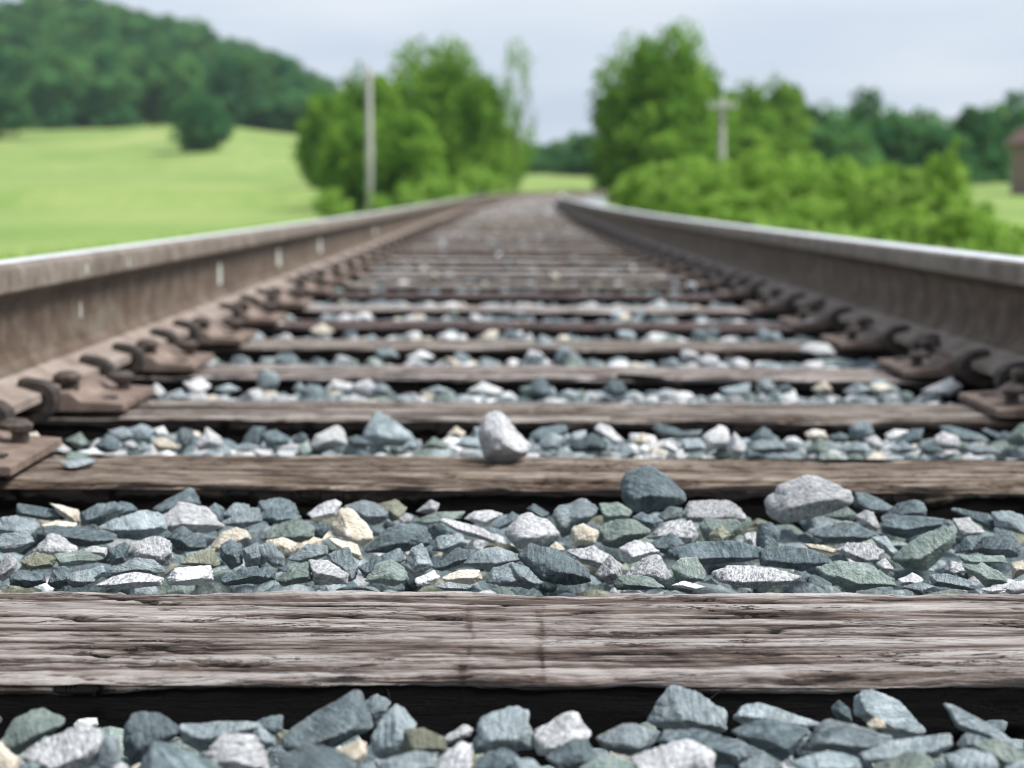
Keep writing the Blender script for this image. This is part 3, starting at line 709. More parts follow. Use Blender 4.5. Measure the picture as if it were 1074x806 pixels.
('S',1,[359,1431,-7],[-3,-4,14,-12,18,-5,11,5,-21,9,-25,6]),
('M',1,[384,1412,-7],[-14,-6,17,-12,12,8,0,10,-18,9]),
('W',1,[336,1386,-6],[-9,-6,-3,-10,17,-3,2,9,-13,7]),
('S',1,[217,1357,-5],[-14,-10,12,-9,31,-1,10,11,-7,9,-32,-1]),
('G',1,[229,1369,-6],[-8,-10,25,-4,-3,10,-18,8]),
('G',1,[277,1297,-6],[-24,-17,-1,-20,25,6,27,18,23,23,-9,10,-32,-10]),
('W',1,[216,1284,-5],[0,-11,16,-7,19,3,10,8,-12,8,-22,0]),
('M',1,[242,1313,-6],[-2,-4,6,-13,12,-4,2,9,-17,6]),
('S',1,[318,1317,-6],[5,-7,13,10,-5,6,-14,-9]),
('S',1,[339,1306,-6],[-3,-10,18,-9,20,0,12,13,-9,10,-26,-6]),
('S',1,[155,1259,-5],[-28,-7,8,-10,37,-2,15,9,-12,11,-28,6]),
('G',1,[191,1198,-5],[-24,-5,-5,-12,34,-7,33,0,8,10,-14,12,-33,6]),
('W',1,[279,1233,-6],[-1,-6,9,-2,5,5,-3,6,-9,-2]),
('G',1,[297,1207,-6],[0,-10,18,-5,11,3,-4,10,-18,5]),
('Q',1,[231,1185,-5],[-9,-4,6,-5,10,2,1,7,-10,1]),
('M',1,[262,1180,-5],[-15,-4,19,-6,20,0,-4,7,-18,5]),
('C',1,[330,1228,-6],[-5,-10,10,0,3,8,-7,4]),
('G',1,[310,1258,-6],[-15,-4,-2,-4,22,-1,16,5,-21,3]),
('C',1,[186,1306,-5],[-10,-2,10,-6,22,0,4,1,-14,6,-19,3]),
('W',1,[223,1234,-5],[0,-7,8,-2,0,7,-8,2]),
('Q',1,[286,1158,-5],[-1,-4,10,1,3,3,-10,0]),
('M',1,[231,1164,-5],[3,-6,12,2,1,5,-14,0]),
('Q',1,[308,1166,-6],[-3,-7,8,-3,7,7,-3,5,-11,-1]),
('C',2,[-651,1888,0],[-8,-5,0,-9,11,-1,4,8,-8,6]),
('Q',2,[-604,1816,-1],[-8,-9,11,-11,19,-3,-2,12,-17,10]),
('G',2,[-592,1867,-1],[0,-11,15,-4,4,12,-17,2]),
('S',2,[-550,1841,-1],[-5,-12,12,-9,14,6,-1,14,-18,-1]),
('M',2,[-551,1926,-1],[-1,-11,19,-3,3,9,-20,5]),
('M',2,[-530,1934,-1],[-8,-10,12,-12,16,4,0,12,-20,6]),
('Q',2,[-509,1949,-2],[-4,-8,10,-4,4,8,-10,4]),
('C',2,[-484,1846,-2],[-8,-9,15,-7,16,0,-4,11,-16,4]),
('W',2,[-520,1836,-1],[4,-8,10,0,-2,7,-11,2]),
('M',2,[-502,1819,-1],[-3,-7,10,-1,1,7,-9,2]),
('S',2,[-470,1906,-2],[-3,-16,10,-7,10,10,-7,12,-12,1]),
('W',2,[-435,1873,-2],[-13,-11,20,-8,14,4,-3,17,-18,-4]),
('S',2,[-385,1899,-2],[-9,-14,10,-10,14,12,-1,15,-17,-4]),
('S',2,[-359,1893,-3],[-11,-13,16,-7,18,3,1,13,-17,7]),
('S',2,[-328,1898,-3],[-7,-7,6,-5,10,4,1,8,-11,-1]),
('Q',2,[-298,1902,-3],[-7,-17,28,-10,22,10,9,25,-3,22,-13,4,-42,-10]),
('M',2,[-383,1826,-2],[1,-6,19,0,1,6,-20,0]),
('Q',2,[-554,1783,-1],[-1,-5,17,-2,2,5,-18,2]),
('M',2,[-226,1940,-4],[-17,-20,43,-15,35,-3,-1,25,-13,31,-21,19,-33,-9]),
('S',2,[-255,1871,-3],[-7,-8,20,-3,-3,9,-15,5]),
('M',2,[-191,1848,-4],[2,-7,11,-1,0,9,-12,-3]),
('C',2,[-138,1947,-4],[3,-8,13,0,-1,9,-13,-2]),
('G',2,[-161,1855,-4],[12,-7,16,0,-3,10,-19,-4]),
('M',2,[-122,1867,-4],[11,-9,15,6,-5,8,-20,-3]),
('W',9,[-82,1740,21],[-25,-6,-21,-22,8,-28,29,-20,36,-8,8,23,-5,34,-19,30,-28,10]),
('S',2,[-22,1945,-5],[-18,-15,25,-1,22,12,-10,9,-24,-1]),
('M',2,[-22,1878,-5],[-12,-10,11,-10,15,7,0,13,-16,1]),
('M',2,[12,1906,-5],[14,-9,10,11,-6,9,-18,-7]),
('Q',2,[54,1952,-6],[7,-14,21,-10,3,8,-13,14,-21,6]),
('S',2,[24,1862,-5],[-20,-11,22,-8,22,4,3,15,-28,-4]),
('S',2,[131,1968,-6],[-8,-8,22,-10,17,2,-14,12,-22,4]),
('C',2,[90,1901,-6],[-2,-9,14,0,2,10,-14,-2]),
('Q',2,[117,1845,-6],[8,-8,12,-1,-3,9,-14,-1]),
('M',2,[-113,1942,-4],[3,-11,5,9,-3,9,-7,-5]),
('Q',2,[186,1923,-7],[-13,-15,19,-11,15,11,3,18,-21,1]),
('S',2,[157,1947,-6],[-13,-6,11,-4,15,6,-13,4]),
('W',2,[201,1865,-7],[-10,-11,9,-11,13,-1,-2,17,-10,6]),
('S',2,[247,1933,-7],[11,-10,19,-2,-1,13,-21,-4]),
('M',2,[237,1853,-7],[-5,-11,24,-5,18,8,-13,9,-26,-1]),
('C',2,[315,1951,-8],[-9,-8,17,-4,11,6,-5,8,-15,2]),
('G',2,[296,1846,-7],[-12,-9,15,-5,4,14,-15,-4]),
('S',2,[340,1927,-8],[-8,-6,8,-6,12,4,0,8,-14,2]),
('S',2,[380,1986,-8],[-14,-13,2,-13,17,-3,12,14,-8,11,-15,3]),
('W',2,[374,1888,-8],[-3,-10,14,-4,1,11,-13,4]),
('M',2,[338,1834,-7],[-11,-6,25,-3,1,9,-22,0]),
('Q',2,[416,1951,-8],[-6,-12,18,6,-2,7,-14,0]),
('S',2,[427,1921,-8],[-12,-13,14,-5,16,13,4,13,-20,-5]),
('W',2,[466,1899,-9],[-10,-12,18,-9,14,6,-6,15,-17,3]),
('S',2,[506,1956,-9],[-1,-10,36,-10,20,2,-21,12,-37,10]),
('S',2,[543,1965,-9],[9,-9,15,-1,-7,7,-19,5]),
('G',2,[572,1944,-9],[-14,-12,14,-12,14,8,3,18,-18,-2]),
('M',2,[397,1844,-8],[-2,-8,21,-1,2,9,-21,-1]),
('M',2,[491,1836,-9],[-10,-8,24,-3,5,8,-22,3]),
('M',2,[147,1853,-6],[-11,-10,19,-5,8,10,-15,8]),
('S',2,[430,1836,-8],[-10,-7,16,-3,5,6,-10,6]),
('Q',3,[-553,2427,-2],[-13,-11,13,-11,22,0,6,14,-22,6]),
('M',3,[-500,2393,-3],[-3,-9,25,-1,3,9,-25,1]),
('M',3,[-389,2401,-3],[1,-10,13,-2,-2,12,-12,-1]),
('Q',3,[-332,2433,-4],[16,-9,23,4,-9,11,-25,-6]),
('M',3,[-265,2400,-4],[-1,-9,18,-1,2,11,-20,-3]),
('Q',3,[-102,2396,-5],[19,-11,28,0,-7,14,-32,-3]),
('S',3,[-19,2410,-6],[5,-17,24,-5,5,19,-14,14,-20,-11]),
('M',3,[25,2349,-6],[9,-11,15,3,-4,9,-19,0]),
('M',4,[-292,2945,-5],[-12,-13,28,-6,4,14,-23,7]),
('Q',4,[-224,2905,-5],[7,-10,29,-2,-1,12,-31,-2]),
('Q',3,[-602,2355,-2],[1,-13,16,-1,1,14,-17,-1]),
('M',3,[-556,2301,-2],[-3,-10,15,-3,3,12,-15,0]),
('M',3,[-177,2383,-5],[0,-8,25,0,0,9,-25,0]),
('C',4,[-594,3627,-4],[6,-15,30,-2,-3,14,-32,3]),
('C',4,[-470,3470,-5],[-6,-15,30,-2,3,16,-29,1]),
('M',4,[6,3153,-8],[-12,-24,29,3,0,24,-24,-5]),
('Q',4,[549,3053,-11],[-5,-19,43,-8,19,16,-13,17,-45,2]),
('Q',4,[631,3579,-13],[-15,-20,60,-4,41,19,-5,21,-71,-11]),
('C',3,[426,2438,-9],[-2,-12,17,-2,4,14,-18,-1]),
('M',3,[344,2479,-9],[-3,-14,16,-4,3,14,-16,5]),
('S',3,[99,2430,-7],[-3,-16,22,-6,13,13,-9,16,-22,-6]),
('M',3,[288,2410,-8],[-17,-11,21,-6,21,13,-29,2]),
('S',3,[367,2436,-9],[-5,-10,14,-4,5,10,-14,3]),
('C',3,[520,2452,-10],[-16,-5,3,-9,23,3,-13,8]),
('W',3,[622,2451,-11],[11,-14,30,4,11,18,-41,-6]),
('S',4,[715,2606,-12],[2,-11,16,-4,-2,13,-15,-1]),
('M',3,[480,2430,-10],[0,-11,26,2,0,12,-26,-4])]
recs = []
def add_stone(cl, bed, Q, F, loc, rot, dims2):
    seed = rng.uniform()
    me = mesh_np('ballast_stone', Q, F, True, {'rnd': np.full(len(Q), seed), 'hi': np.full(len(Q), 1. if len(Q) > 5000 else .35 if len(Q) > 2000 else 0.)})
    o = link('ballast_stone', me, None, [RK[cl]]); o.location = loc; o.rotation_euler = rot
    recs.append((o, cl, bed, dims2, loc)); return o
for k, (cl, bed, p, uv) in enumerate(STONES):
    uv = np.array(uv, float)/1000.
    sub = 5 if bed in (0, 1, 9) else 4
    Q, F, dims = stone_from_outline(uv, 1000+k, sub)
    P = uv.reshape(-1, 2); loc = Vector(p)/1000.
    view = loc-Vector((CAM_X, 0, CAM_H)); tilt = math.atan2(-view.z, view.y)
    loc = loc+Vector((0, dims[1]*.35, 0)) if bed not in (0, 9) else loc
    yw = math.atan2(view.x, view.y)
    add_stone(cl, bed, Q, F, loc, (-tilt, 0, -yw), (np.ptp(P[:, 0]), np.ptp(P[:, 1])))
def pick_class(r): return 'SSSSSMMMMMMGGGWWWCQQ'[int(r.random()*20)]
# loose flake on the second sleeper and a few more single stones further up the track
Q, F = stone_random((.036, .03, .009), 5, 4); add_stone('M', 8, Q, F, Vector((px(82, 1.7), 1.68, .005+float(track_z(px(82, 1.7), 1.68)))), (0.1, .05, .6), (.036, .012))
Q, F = stone_random((.030, .022, .008), 6, 4); add_stone('G', 8, Q, F, Vector((px(84, 1.73), 1.705, .009+float(track_z(px(82, 1.7), 1.70)))), (0.2, -.1, .2), (.030, .01))
def in_sleeper(y, m=.006):
    for s in SL_Y:
        if s-m < y < s+.229+m: return True
        if s > y+1: return False
    return False
n_extra = 0
while n_extra < 38:
    y = rng.uniform(2.32, 4.05); t_ = rng.uniform(-.56, .56)
    if in_sleeper(y, .012): continue
    x = t_+float(centre(y)); s = rng.uniform(.03, .05); d3 = s*np.array([rng.uniform(.9, 1.3), rng.uniform(.8, 1.1), rng.uniform(.55, .85)])
    Q, F = stone_random(d3, 4000+n_extra, 3)
    bed = 3 if y < 2.56 else 4 if y < 3.05 else 5 if y < 3.55 else 6
    add_stone(pick_class(rng), bed, Q, F, Vector((x, y, float(track_z(x, y))-.008+rng.uniform(-.004, .008))), tuple(rng.uniform(-.3, .3, 2))+(rng.uniform(0, 6.28),), (d3[0], d3[2])); n_extra += 1
BEDW.update({5: 'between fifth and sixth sleepers', 6: 'between sixth and seventh sleepers'})
# labels: look first, then what it lies between, then its rank among those that look like it
SY = {i: v for i, v in enumerate(SL_Y)}
groups = {}
for o, cl, bed, d2, loc in recs:
    if bed == 9: tag(o, 'pale speckled granite stone sitting alone on top of the second sleeper', 'stone', 'loose stones on the sleepers'); continue
    w_, h_ = d2; big = max(w_, h_)
    if bed == 8: tag(o, f'thin {"blue-grey" if cl == "M" else "small greenish"} stone flake on the second sleeper beside a tie plate', 'stone', 'loose stones on the sleepers'); continue
    size = 'large' if big > .05 else 'small' if big < .03 else 'mid-sized'
    shape = 'flat' if w_ > 2.1*h_ else 'upright' if h_ > 1.05*w_ else 'angular' if w_ > 1.45*h_ else 'blocky'
    groups.setdefault((bed, f'{size} {shape} {WORDC[cl]} stone'), []).append(o)
for (bed, d), os_ in groups.items():
    os_.sort(key=lambda o: o.location.x)
    for k, o in enumerate(os_):
        lab = f'{d} {BEDW[bed]}'
        if len(os_) > 1:
            lab += f', {nth(k)} from left' if len(os_) > 2 else (', left one' if k == 0 else ', right one')
        tag(o, lab, 'stone', 'ballast stones '+BEDW[bed])

# all remaining gravel: one object
GV = {k: [stone_random((1, 1, 1), 7000+k*10+j, k) for j in range(10)] for k in (1, 2, 3)}
VV = []; FF = []; RR = []; MM = []; base = 0
def add_gravel(x, y, z, s, sub, dark=False):  # dark: deep filler gets darker rock, putting shade into the gaps by colour
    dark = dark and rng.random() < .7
    global base
    Q, F = GV[sub][rng.integers(10)]
    e = Euler((rng.uniform(-.5, .5), rng.uniform(-.5, .5), rng.uniform(0, 6.28))).to_matrix()
    q = Q*(s*np.array([rng.uniform(.85, 1.35), rng.uniform(.8, 1.1), rng.uniform(.5, .9)]))@np.array(e).T+np.array([x, y, z])
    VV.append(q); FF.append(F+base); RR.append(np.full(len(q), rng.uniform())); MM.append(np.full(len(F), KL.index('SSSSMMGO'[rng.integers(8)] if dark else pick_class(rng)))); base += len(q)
def gravel_row(y0, y1, t0, t1, z, s, dens, sub, zr=.008, keep=None):
    n = int((y1-y0)*(t1-t0)/(s*s)*dens)
    for _ in range(n):
        y = rng.uniform(y0, y1); t_ = rng.uniform(t0, t1); x = t_+float(centre(y))
        if keep and not keep(x, y): continue
        ss = s*rng.uniform(.7, 1.3)
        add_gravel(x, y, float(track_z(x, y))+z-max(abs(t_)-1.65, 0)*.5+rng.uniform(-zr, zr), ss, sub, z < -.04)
edges = [(-.5, .70)]+[(SL_Y[i]+.229, SL_Y[i+1]) for i in range(len(SL_Y)-1)]
half = lambda y: .335*y+.03
gravel_row(.70, .925, -.45, .35, -.028, .013, .2, 2, .008)
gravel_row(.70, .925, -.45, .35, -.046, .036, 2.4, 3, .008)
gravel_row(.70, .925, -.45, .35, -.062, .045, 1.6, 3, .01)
for k, (a, b) in enumerate([(.66, .925)]+edges[1:4]):
    vis = lambda x, y: abs(x-CAM_X-YAW*y) < half(y)
    hid = lambda x, y: not vis(x, y)
    if k > 0:
        gravel_row(a+.012, b-.012, -.62, .62, -.041 if k == 1 else -.035, .036, 2.4, 3, .009, vis)
        gravel_row(a+.012, b-.012, -.62, .62, -.036, .014, .10, 3, .010, vis)
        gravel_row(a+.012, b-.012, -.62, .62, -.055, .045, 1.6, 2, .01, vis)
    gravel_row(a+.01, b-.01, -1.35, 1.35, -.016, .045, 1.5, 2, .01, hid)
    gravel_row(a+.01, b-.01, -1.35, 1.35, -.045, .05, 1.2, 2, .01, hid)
gravel_row(-.6, .66, -1.35, 1.35, -.018, .05, 1.6, 2, .012)
for a, b in edges[4:]:
    if a > 45: break
    near = a < 9
    s = .042 if a < 9 else .055 if a < 20 else .075
    sub = 2 if a < 7 else 1
    gravel_row(a+.01, b-.01, -.66, .66, -.033 if near else -.030, s*(1. if near else .9), 1.5, sub, .010)
    if a < 20: gravel_row(a+.01, b-.01, .84, 1.4, -.016, s, 1.2, sub, .009); gravel_row(a+.01, b-.01, -1.4, -.84, -.016, s, 1.2, sub, .009)
    if a > 3.9:      # strays lying on the sleepers
        n = int(rng.integers(1, 5)) if a < 12 else int(rng.integers(0, 3))
        for _ in range(n):
            y = rng.uniform(b, b+.2); t_ = rng.uniform(-.6, .6); x = t_+float(centre(y)); add_gravel(x, y, float(track_z(x, y))+.009, s*.8*rng.uniform(.6, 1.1), sub)
for side in (-1, 1):
    t0, t1 = (1.36, 2.6) if side > 0 else (-2.6, -1.36)
    gravel_row(-.6, 6, t0, t1, -.02, .05, 1.4, 1, .012)
    gravel_row(6, 26, t0, t1, -.02, .065, 1.1, 1, .015)
    gravel_row(26, 60, t0, t1, -.02, .10, 1.0, 1, .02)
me = mesh_np('gravel', np.concatenate(VV), np.concatenate(FF), False, {'rnd': np.concatenate(RR)})
o = link('gravel', me, None, [RK[k] for k in KL]); me.polygons.foreach_set('material_index', np.concatenate(MM).astype(np.int32))
tag(o, 'grey crushed stone ballast filling and flanking the track', kind='stuff')

# dark stick across the gap beyond the third sleeper
mb = MB(); mb.tube([(px(650, 2.5), 2.50, .004), (px(672, 2.45), 2.44, .008), (px(694, 2.38), 2.38, .010), (px(716, 2.3), 2.31, .012)], [.004, .006, .0065, .004], 7)
tag(mb.build('stick', WOOD['dark'], None, 0, True), 'dark broken stick leaning across the gravel behind the third sleeper', 'stick')

# ------------------------------------------------------------------ trees and shrubs
def grass_patch(n, fx, fy, hmin, hmax):
    r = np.random.default_rng(99); V = []; X = fx(r, n); Y = fy(r, n, X); Z = terrain(X, Y)
    a = r.uniform(0, 6.28, n); h = r.uniform(hmin, hmax, n); wd = h*.05+.006; lx = r.normal(size=n)*.3*h; ly = r.normal(size=n)*.3*h
    c, s_ = np.cos(a)*wd, np.sin(a)*wd
    V = np.stack([np.stack([X-c, Y-s_, Z-.03], -1), np.stack([X+c, Y+s_, Z-.03], -1), np.stack([X+c*.6+lx*.4, Y+s_*.6+ly*.4, Z+h*.6], -1), np.stack([X+lx, Y+ly, Z+h], -1)], 1).reshape(-1, 3)
    return V, np.repeat(r.uniform(0, 1, n), 4)
parts_ = [grass_patch(9000, lambda r, n: -4.2-r.uniform(0, 1, n)**2*3.5, lambda r, n, X: r.uniform(4, 75, n), .15, .5),
          grass_patch(9000, lambda r, n: 4.0+r.uniform(0, 1, n)**2*3., lambda r, n, X: r.uniform(4, 75, n), .15, .55)]
for q in (0, 1): parts_[q][0][:, 0] += centre(parts_[q][0][:, 1])
GVv = np.concatenate([p[0] for p in parts_]); GRr = np.concatenate([p[1] for p in parts_])
o = link('tall_grass', mesh_np('tall_grass', GVv, np.arange(len(GVv)).reshape(-1, 4), False, {'rnd': GRr}), None, [L_BUSH])
tag(o, 'rough tall grass along both verges of the track', kind='stuff')
def crown_mesh(name, seed, n_lobes, per, leaf, shape, mat, sparse=0., flatb=.0, rs=1., shoots=0):
    "leaf faces spread through a lumpy volume; unit height, unit width, base at z=0"
    r = np.random.default_rng(seed); C = []; rad = []
    while len(C) < n_lobes:
        p = r.uniform(-1, 1, 3); z = (p[2]+1)/2
        if np.hypot(p[0], p[1]) > shape(z): continue
        C.append((p[0]*.40, p[1]*.40, flatb+z*(1-flatb)*.86+.05)); rad.append(r.uniform(.09, .19)*(1-.35*sparse)*rs)
    for k in range(shoots):
        b = C[r.integers(len(C))]; a = r.normal(size=3)*.22; a[2] = abs(a[2])+1.
        for q in range(4):
            C.append((b[0]+a[0]*.03*q, b[1]+a[1]*.03*q, b[2]+.05+a[2]*.016*q)); rad.append(.042-.007*q)
    C = np.array(C); rad = np.array(rad); n_lobes = len(C); n = n_lobes*per
    li = np.repeat(np.arange(n_lobes), per)
    d = r.normal(size=(n, 3)); d /= np.linalg.norm(d, axis=1)[:, None]; d[:, 2] *= .8
    P = C[li]+d*(rad[li]*r.uniform(.35, 1.12, n)**.6)[:, None]
    P[:, 2] = np.clip(P[:, 2], .0, None)
    nrm = d*.7+r.normal(size=(n, 3))*.6+np.array([0, 0, .35]); nrm /= np.linalg.norm(nrm, axis=1)[:, None]
    a = np.cross(nrm, r.normal(size=(n, 3))); a /= np.linalg.norm(a, axis=1)[:, None]; b = np.cross(nrm, a)
    s = leaf*r.uniform(.6, 1.3, n)[:, None]
    V = np.stack([P-a*s, P-b*s*.55, P+a*s, P+b*s*.55+nrm*s*.15], 1).reshape(-1, 3)
    F = np.arange(n*4).reshape(-1, 4)
    lr = r.uniform(0, 1, n_lobes)
    rn = np.repeat(np.clip(lr[li]*.65+r.uniform(0, 1, n)*.35, 0, 1), 4)
    me = mesh_np(name, V, F, False, {'rnd': rn}); me.materials.append(mat); return me
rnd_top = lambda z: .35+.75*math.sin(math.pi*min(1, .18+.82*z)) if z < .97 else .2
egg = lambda z: max(.05, math.sin(math.pi*(.12+.80*z)))
tallv = lambda z: max(.05, math.sin(math.pi*(.18+.78*z**.9)))*(.8+.2*math.sin(z*9))
wide = lambda z: 1.05-.55*z
CR = {
 'oval': crown_mesh('crown', 1, 130, 170, .024, tallv, L_NEAR), 'round': crown_mesh('crown', 2, 110, 170, .026, egg, L_NEAR), 'broad': crown_mesh('crown', 3, 140, 160, .023, rnd_top, L_NEAR),
 'sparse': crown_mesh('crown', 4, 34, 42, .020, egg, L_NEAR, .6),
 'wood1': crown_mesh('crown', 5, 60, 95, .036, egg, L_HILL), 'wood2': crown_mesh('crown', 6, 60, 95, .036, rnd_top, L_HILL2), 'wood3': crown_mesh('crown', 7, 60, 95, .036, wide, L_HILL),
 'dome': crown_mesh('crown', 15, 100, 120, .028, egg, L_HILL),
 'shrub1': crown_mesh('foliage', 8, 150, 48, .026, wide, L_BUSH, rs=.66, shoots=9), 'shrub2': crown_mesh('foliage', 9, 140, 48, .026, egg, L_BUSH, rs=.66, shoots=9), 'shrub3': crown_mesh('foliage', 10, 150, 46, .025, rnd_top, L_BUSH, rs=.66, shoots=9),
}
def trunk_mesh(h=.45):
    mb = MB(); mb.tube([(0, 0, -.03), (0, 0, .02), (.005, 0, .15), (.0, .006, .3), (-.004, 0, h)], [.045, .034, .026, .022, .012], 8)
    for k in range(5):
        a = k*1.26; z = .22+.05*k; mb.tube([(0, 0, z), (.10*math.cos(a), .10*math.sin(a), z+.10), (.22*math.cos(a), .22*math.sin(a), z+.24)], [.014, .010, .005], 6)
    return mb
tm = trunk_mesh().build('trunk', M_BARK, None, 0, True); TRUNK = tm.data; bpy.data.objects.remove(tm)
sm = MB()
for k in range(6):
    a = k*1.05; sm.tube([(0.02*math.cos(a), .02*math.sin(a), -.03), (.10*math.cos(a), .10*math.sin(a), .25), (.24*math.cos(a), .24*math.sin(a), .6)], [.014, .010, .004], 6)
sm = sm.build('stem', M_BARK, None, 0, True); STEM = sm.data; bpy.data.objects.remove(sm)
def plant(kind, X, Y, ztop, width, label, cat, group=None, name=None, sink=.1, low=False):
    zb = float(terrain(X, Y))-sink; h = ztop-zb; shrub = kind.startswith('shrub')
    root = empty(name or ('shrub' if shrub else 'broadleaf_tree'), (X, Y, zb), random.uniform(0, 6.28))
    root.scale = (width, width, h)
    c = bpy.data.objects.new('foliage' if shrub else 'crown', CR[kind]); col.objects.link(c); c.parent = root
    if not shrub and not low: c.location = (0, 0, .1); c.scale = (1, 1, .9)
    if low: c.location = (0, 0, -.06); c.scale = (1, 1, 1.06)
    s = bpy.data.objects.new('stem' if shrub else 'trunk', STEM if shrub else TRUNK); col.objects.link(s); s.parent = root
    return tag(root, label, cat, group)
def place(kind, xp, yp, wp, d, label, cat='tree', group=None, name=None, low=False):
    X = CAM_X+(xp-537)/1646*d+YAW*d; zt = CAM_H+(205.2-yp)*d/1646
    return plant(kind, X, d, zt, wp*d/1646*1.12, label, cat, group, name, .1, low)
place('dome', 215, 94, 60, 236, 'lone round dark tree standing in the meadow below the wood', low=True)
place('wood1', 4, 80, 72, 285, 'dark tree at the meadow edge, standing out in front of the wood', low=True)
# left of the track
place('broad', 455, 38, 125, 104, 'tallest tree of the clump on the left beside the track', low=True)
place('round', 388, 66, 92, 100, 'broad tree rising right behind the tall bare pole', low=True)
place('round', 346, 92, 66, 118, 'small bluish tree at the meadow end of the left clump', low=True)
place('oval', 505, 74, 78, 98, 'leaning full tree on the track side of the left clump', low=True)
place('round', 424, 108, 90, 90, 'low tree in front of the tallest tree of the left clump', low=True)
place('round', 372, 120, 70, 92, 'low tree filling the base of the clump left of the pole', low=True)
place('sparse', 541, 36, 56, 112, 'thin sparse tree with sky showing through beside the left clump', low=True)
place('round', 528, 128, 46, 125, 'small dark tree behind the sparse one, close to the track', low=True)
for xp, yp, wp, d, L in ((463, 178, 62, 66, 'bright green shrub below the tallest left tree'), (500, 170, 58, 72, 'tall green shrub below the leaning left tree'), (432, 190, 52, 60, 'pale green shrub to the right of the bare pole'), (398, 200, 36, 52, 'small pale shrub at the foot of the bare pole'), (350, 195, 40, 74, 'low shrub at the meadow end of the left clump'), (525, 182, 36, 84, 'low shrub closest to the track on the left verge')):
    place('shrub%d' % (1+xp % 3), xp, yp, wp, d, L, 'shrub', 'shrubs on the left verge')
# where the track bends away
for xp, yp, wp, d, L in ((540, 146, 50, 215, 'distant dark tree at the left end of the far belt across the track'), (566, 150, 54, 225, 'distant dark tree in the far belt right above the rails'), (592, 144, 50, 232, 'taller distant tree in the far belt above the rail bend'), (614, 138, 52, 210, 'distant green tree toward the right end of the far belt'), (636, 146, 56, 190, 'distant green tree at the right end of the far belt'), (578, 166, 60, 205, 'low distant tree in front of the far belt'), (608, 164, 54, 195, 'low rounded distant tree before the right half of the far belt')):
    place('wood%d' % (1+xp % 3), xp, yp, wp, d, L, 'tree', 'trees across the far end of the track', low=True)
# right of the track
place('broad', 690, 24, 128, 100, 'tallest dense tree on the right of the track', low=True)
place('round', 728, 62, 80, 108, 'second tall tree leaning against the tallest right tree', low=True)
place('round', 652, 104, 60, 112, 'low dark tree at the track side of the tallest right tree', low=True)
place('round', 772, 82, 84, 122, 'full green tree behind the pole with the crossarm', low=True)
place('round', 818, 76, 62, 138, 'upright tree right of the crossarm pole', low=True)
place('wood2', 856, 104, 80, 142, 'broad greyish tree left of the middle of the right tree row', low=True)
place('wood1', 905, 92, 80, 150, 'dark pointed tree in the middle of the right tree row', low=True)
place('wood2', 950, 112, 90, 150, 'rounded dark tree right of the middle of the right tree row', low=True)
place('wood3', 1018, 108, 92, 146, 'dark tree standing left of the brick house', low=True)
place('wood1', 1062, 94, 66, 175, 'dark tree rising behind the brick house', low=True)
place('wood2', 878, 126, 90, 134, 'low dark tree in front of the right tree row', low=True)
place('wood3', 984, 130, 86, 138, 'low dark tree beside the grass by the house', low=True)
place('round', 715, 128, 90, 92, 'low green tree under the tallest right trees', low=True)
place('round', 800, 134, 110, 112, 'low wide tree behind the crossarm pole and shrubs', low=True)
for xp, yp, wp, d, L in ((655, 186, 40, 46, 'small fresh shrub farthest along the right rail'), (676, 168, 62, 40, 'fresh green shrub where the right rail bends'), (708, 164, 74, 36, 'fresh green shrub below the tallest right tree'), (746, 160, 84, 33, 'light green shrub under the crossarm pole'), (796, 146, 86, 30, 'tallest light green shrub right of the crossarm pole'), (842, 156, 84, 27, 'light green shrub between the two tallest shrubs'), (888, 162, 90, 24, 'wide light green shrub before the dark tree row'), (936, 166, 92, 21.5, 'wide fresh shrub in the right half of the shrub row'), (985, 146, 62, 21, 'slim tall shrub with upright shoots'), (1012, 194, 84, 17, 'low shrub spreading beside the near right rail'), (1056, 226, 80, 14.5, 'lowest nearest shrub at the end of the row'), (952, 204, 90, 17.5, 'low bushy shrub leaning over the right rail'), (860, 200, 100, 22, 'low bright shrub in front of the wide ones'), (770, 196, 90, 27, 'low bright shrub before the crossarm pole')):
    place('shrub%d' % (1+xp % 3), xp, yp, wp*1.1, d, L, 'shrub', 'shrubs in the row along the right rail')


# wooded hillside: every crown a tree of its own
nw = 0
for row, d in enumerate(np.arange(318, 500, 10.5)):
    a = -.345+rng.uniform(0, .02)
    while a < -.108:
        dd = d+rng.uniform(-4, 4); an = a+rng.uniform(-.006, .006)
        X = dd*an; hgt = rng.uniform(11, 17)*(.75 if row == 0 else 1.)
        wd = rng.uniform(12, 18)
        if not (row == 0 and rng.random() < .25):
            zt = float(terrain(X, dd))+hgt
            lab = 'dark green tree on the lower edge of the wooded hill facing the meadow' if row < 2 else 'tree crown on the skyline ridge of the wooded hill' if row > 13 else 'dense green tree crown part way up the wooded hill'
            plant(['wood1', 'wood2', 'wood3'][rng.integers(3)], X, dd, zt, wd, lab, 'tree', 'trees along the lower edge of the hill wood' if row < 2 else 'trees on the ridge of the hill wood' if row > 13 else 'trees on the slope of the hill wood', None, .1, True); nw += 1
        a += rng.uniform(8.5, 12.5)/d

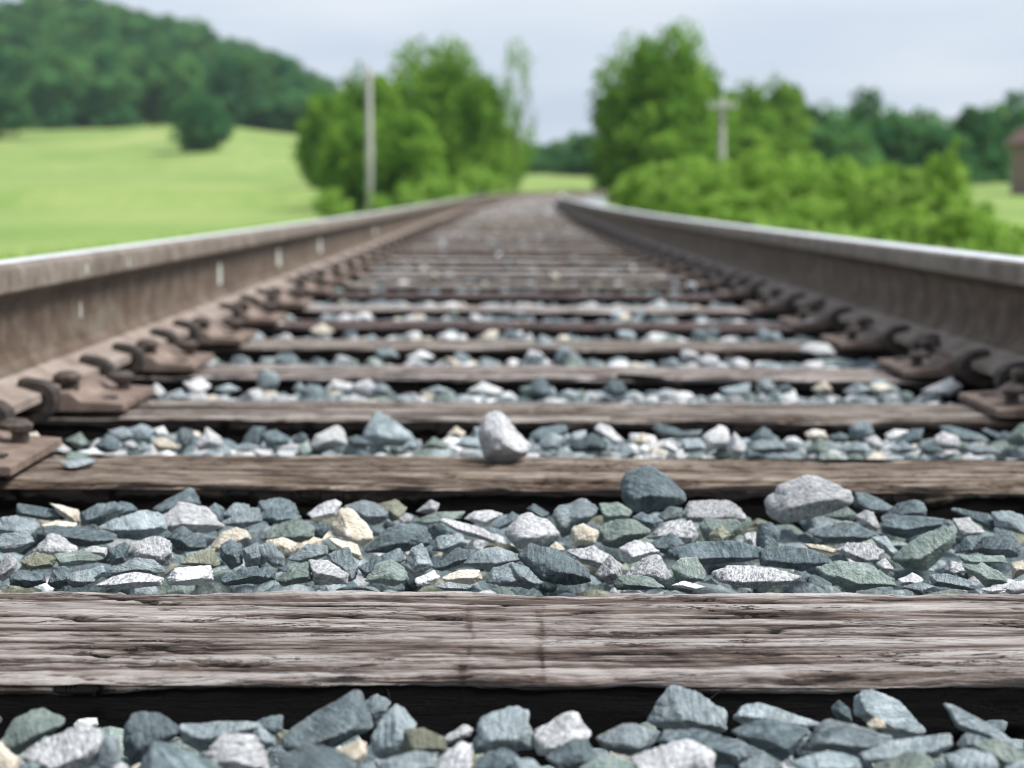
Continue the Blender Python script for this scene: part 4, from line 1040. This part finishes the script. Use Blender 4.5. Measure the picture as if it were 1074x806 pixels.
# ------------------------------------------------------------------ poles and the house
def at(xp, yp, d): return Vector((CAM_X+(xp-537)/1646*d+YAW*d, d, CAM_H+(205.2-yp)*d/1646))
def utility_pole(xp, ytop, d, r0, label, arm):
    top = at(xp, ytop, d); zb = float(terrain(top.x, d))-.3; h = top.z-zb
    root = empty('utility_pole', (top.x, d, zb))
    MB().tube([(0, 0, 0), (.01, 0, h*.5), (0, 0, h)], [r0, r0*.85, r0*.7], 12).build('post', M_POLE, root, 0, True)
    if arm:
        MB().box(-.56, .56, -.16, -.05, h-.38, h-.26).build('crossarm', M_POLE, root, .01)
        for x in (-.5, -.2, .2, .5):
            MB().tube([(x, -.1, h-.26), (x, -.1, h-.18), (x, -.1, h-.12)], [.04, .05, .025], 8).build('insulator', M_PAINT, root, 0, True)
        for s in (-1, 1): MB().tube([(s*.4, -.13, h-.5), (0, -.13, h-.95)], .03, 6).build('brace', M_IRON, root)
    tag(root, label, 'utility pole')
utility_pole(389, 72, 60, .16, 'tall bare timber pole before the left tree clump', False)
utility_pole(755, 105, 62, .15, 'timber pole with a short crossarm behind the right shrubs', True)
t = NT('red_brick'); o_ = t.obj()
bk = t.n('TexBrick', {'Vector': t.scale(o_, (1., 1., 1.), (R(90), 0., 0.)), 'Color1': (.24, .10, .075), 'Color2': (.18, .075, .06), 'Mortar': (.30, .26, .23), 'Scale': 4.})
M_BRICK = t.done(bk.outputs[0], .85)
t = NT('roof_shingle'); M_ROOF = t.done(t.ramp(t.noise(t.obj(), 9.), [(.3, (.13, .075, .065)), (.7, (.22, .13, .11))]), .8)
t = NT('window_glass'); M_GLASS = t.done((.03, .04, .05), .1, None, 0., .6)
t = NT('white_trim'); M_TRIM = t.done((.7, .7, .68), .6)
D = 92; p = at(1058, 187, D+7); zb = float(terrain(p.x+4, D))-.2; hz = at(1058, 150, D).z-zb; hr = at(1058, 130, D).z-zb
house = empty('brick_house', (p.x, D, zb))
MB().box(0, 10, 0, 7, 0, hz).build('wall', M_BRICK, house)
MB().prism([(-.35, hz-.05), (10.35, hz-.05), (10.35, hz+.1), (9.4, hr), (.6, hr), (-.35, hz+.1)], -.4, 7.4).build('roof', M_ROOF, house)
for x in (1.0, 3.6, 7.2):
    f = MB().box(x, x+1.1, -.06, -.004, hz*.35, hz*.8).build('window', M_TRIM, house)
    MB().box(x+.08, x+1.02, -.075, -.062, hz*.35+.08, hz*.8-.08).build('pane', M_GLASS, f)
dr = MB().box(5.5, 6.4, -.05, -.004, .2, hz*.8).build('door', M_TRIM, house)
MB().box(6.25, 6.32, -.09, -.052, hz*.4, hz*.4+.07).build('handle', M_IRON, dr)
tag(house, 'low red brick house with a brown roof at the end of the right tree row', 'house')

# ------------------------------------------------------------------ air
HAZE = 0.00014
if HAZE:
    mb = MB(); mb.box(-430, 430, -45, 650, -4, 85); hz_ = mb.build('haze', M_TRIM)
    t = NT('damp_air'); t.t.links.new(t.n('VolumePrincipled', {'Color': (.80, .90, 1.), 'Density': HAZE, 'Anisotropy': 0.}).outputs[0], t.out.inputs['Volume'])
    hz_.data.materials.clear(); hz_.data.materials.append(t.m)
    tag(hz_, 'thin damp summer air that fades the far hill', kind='stuff')
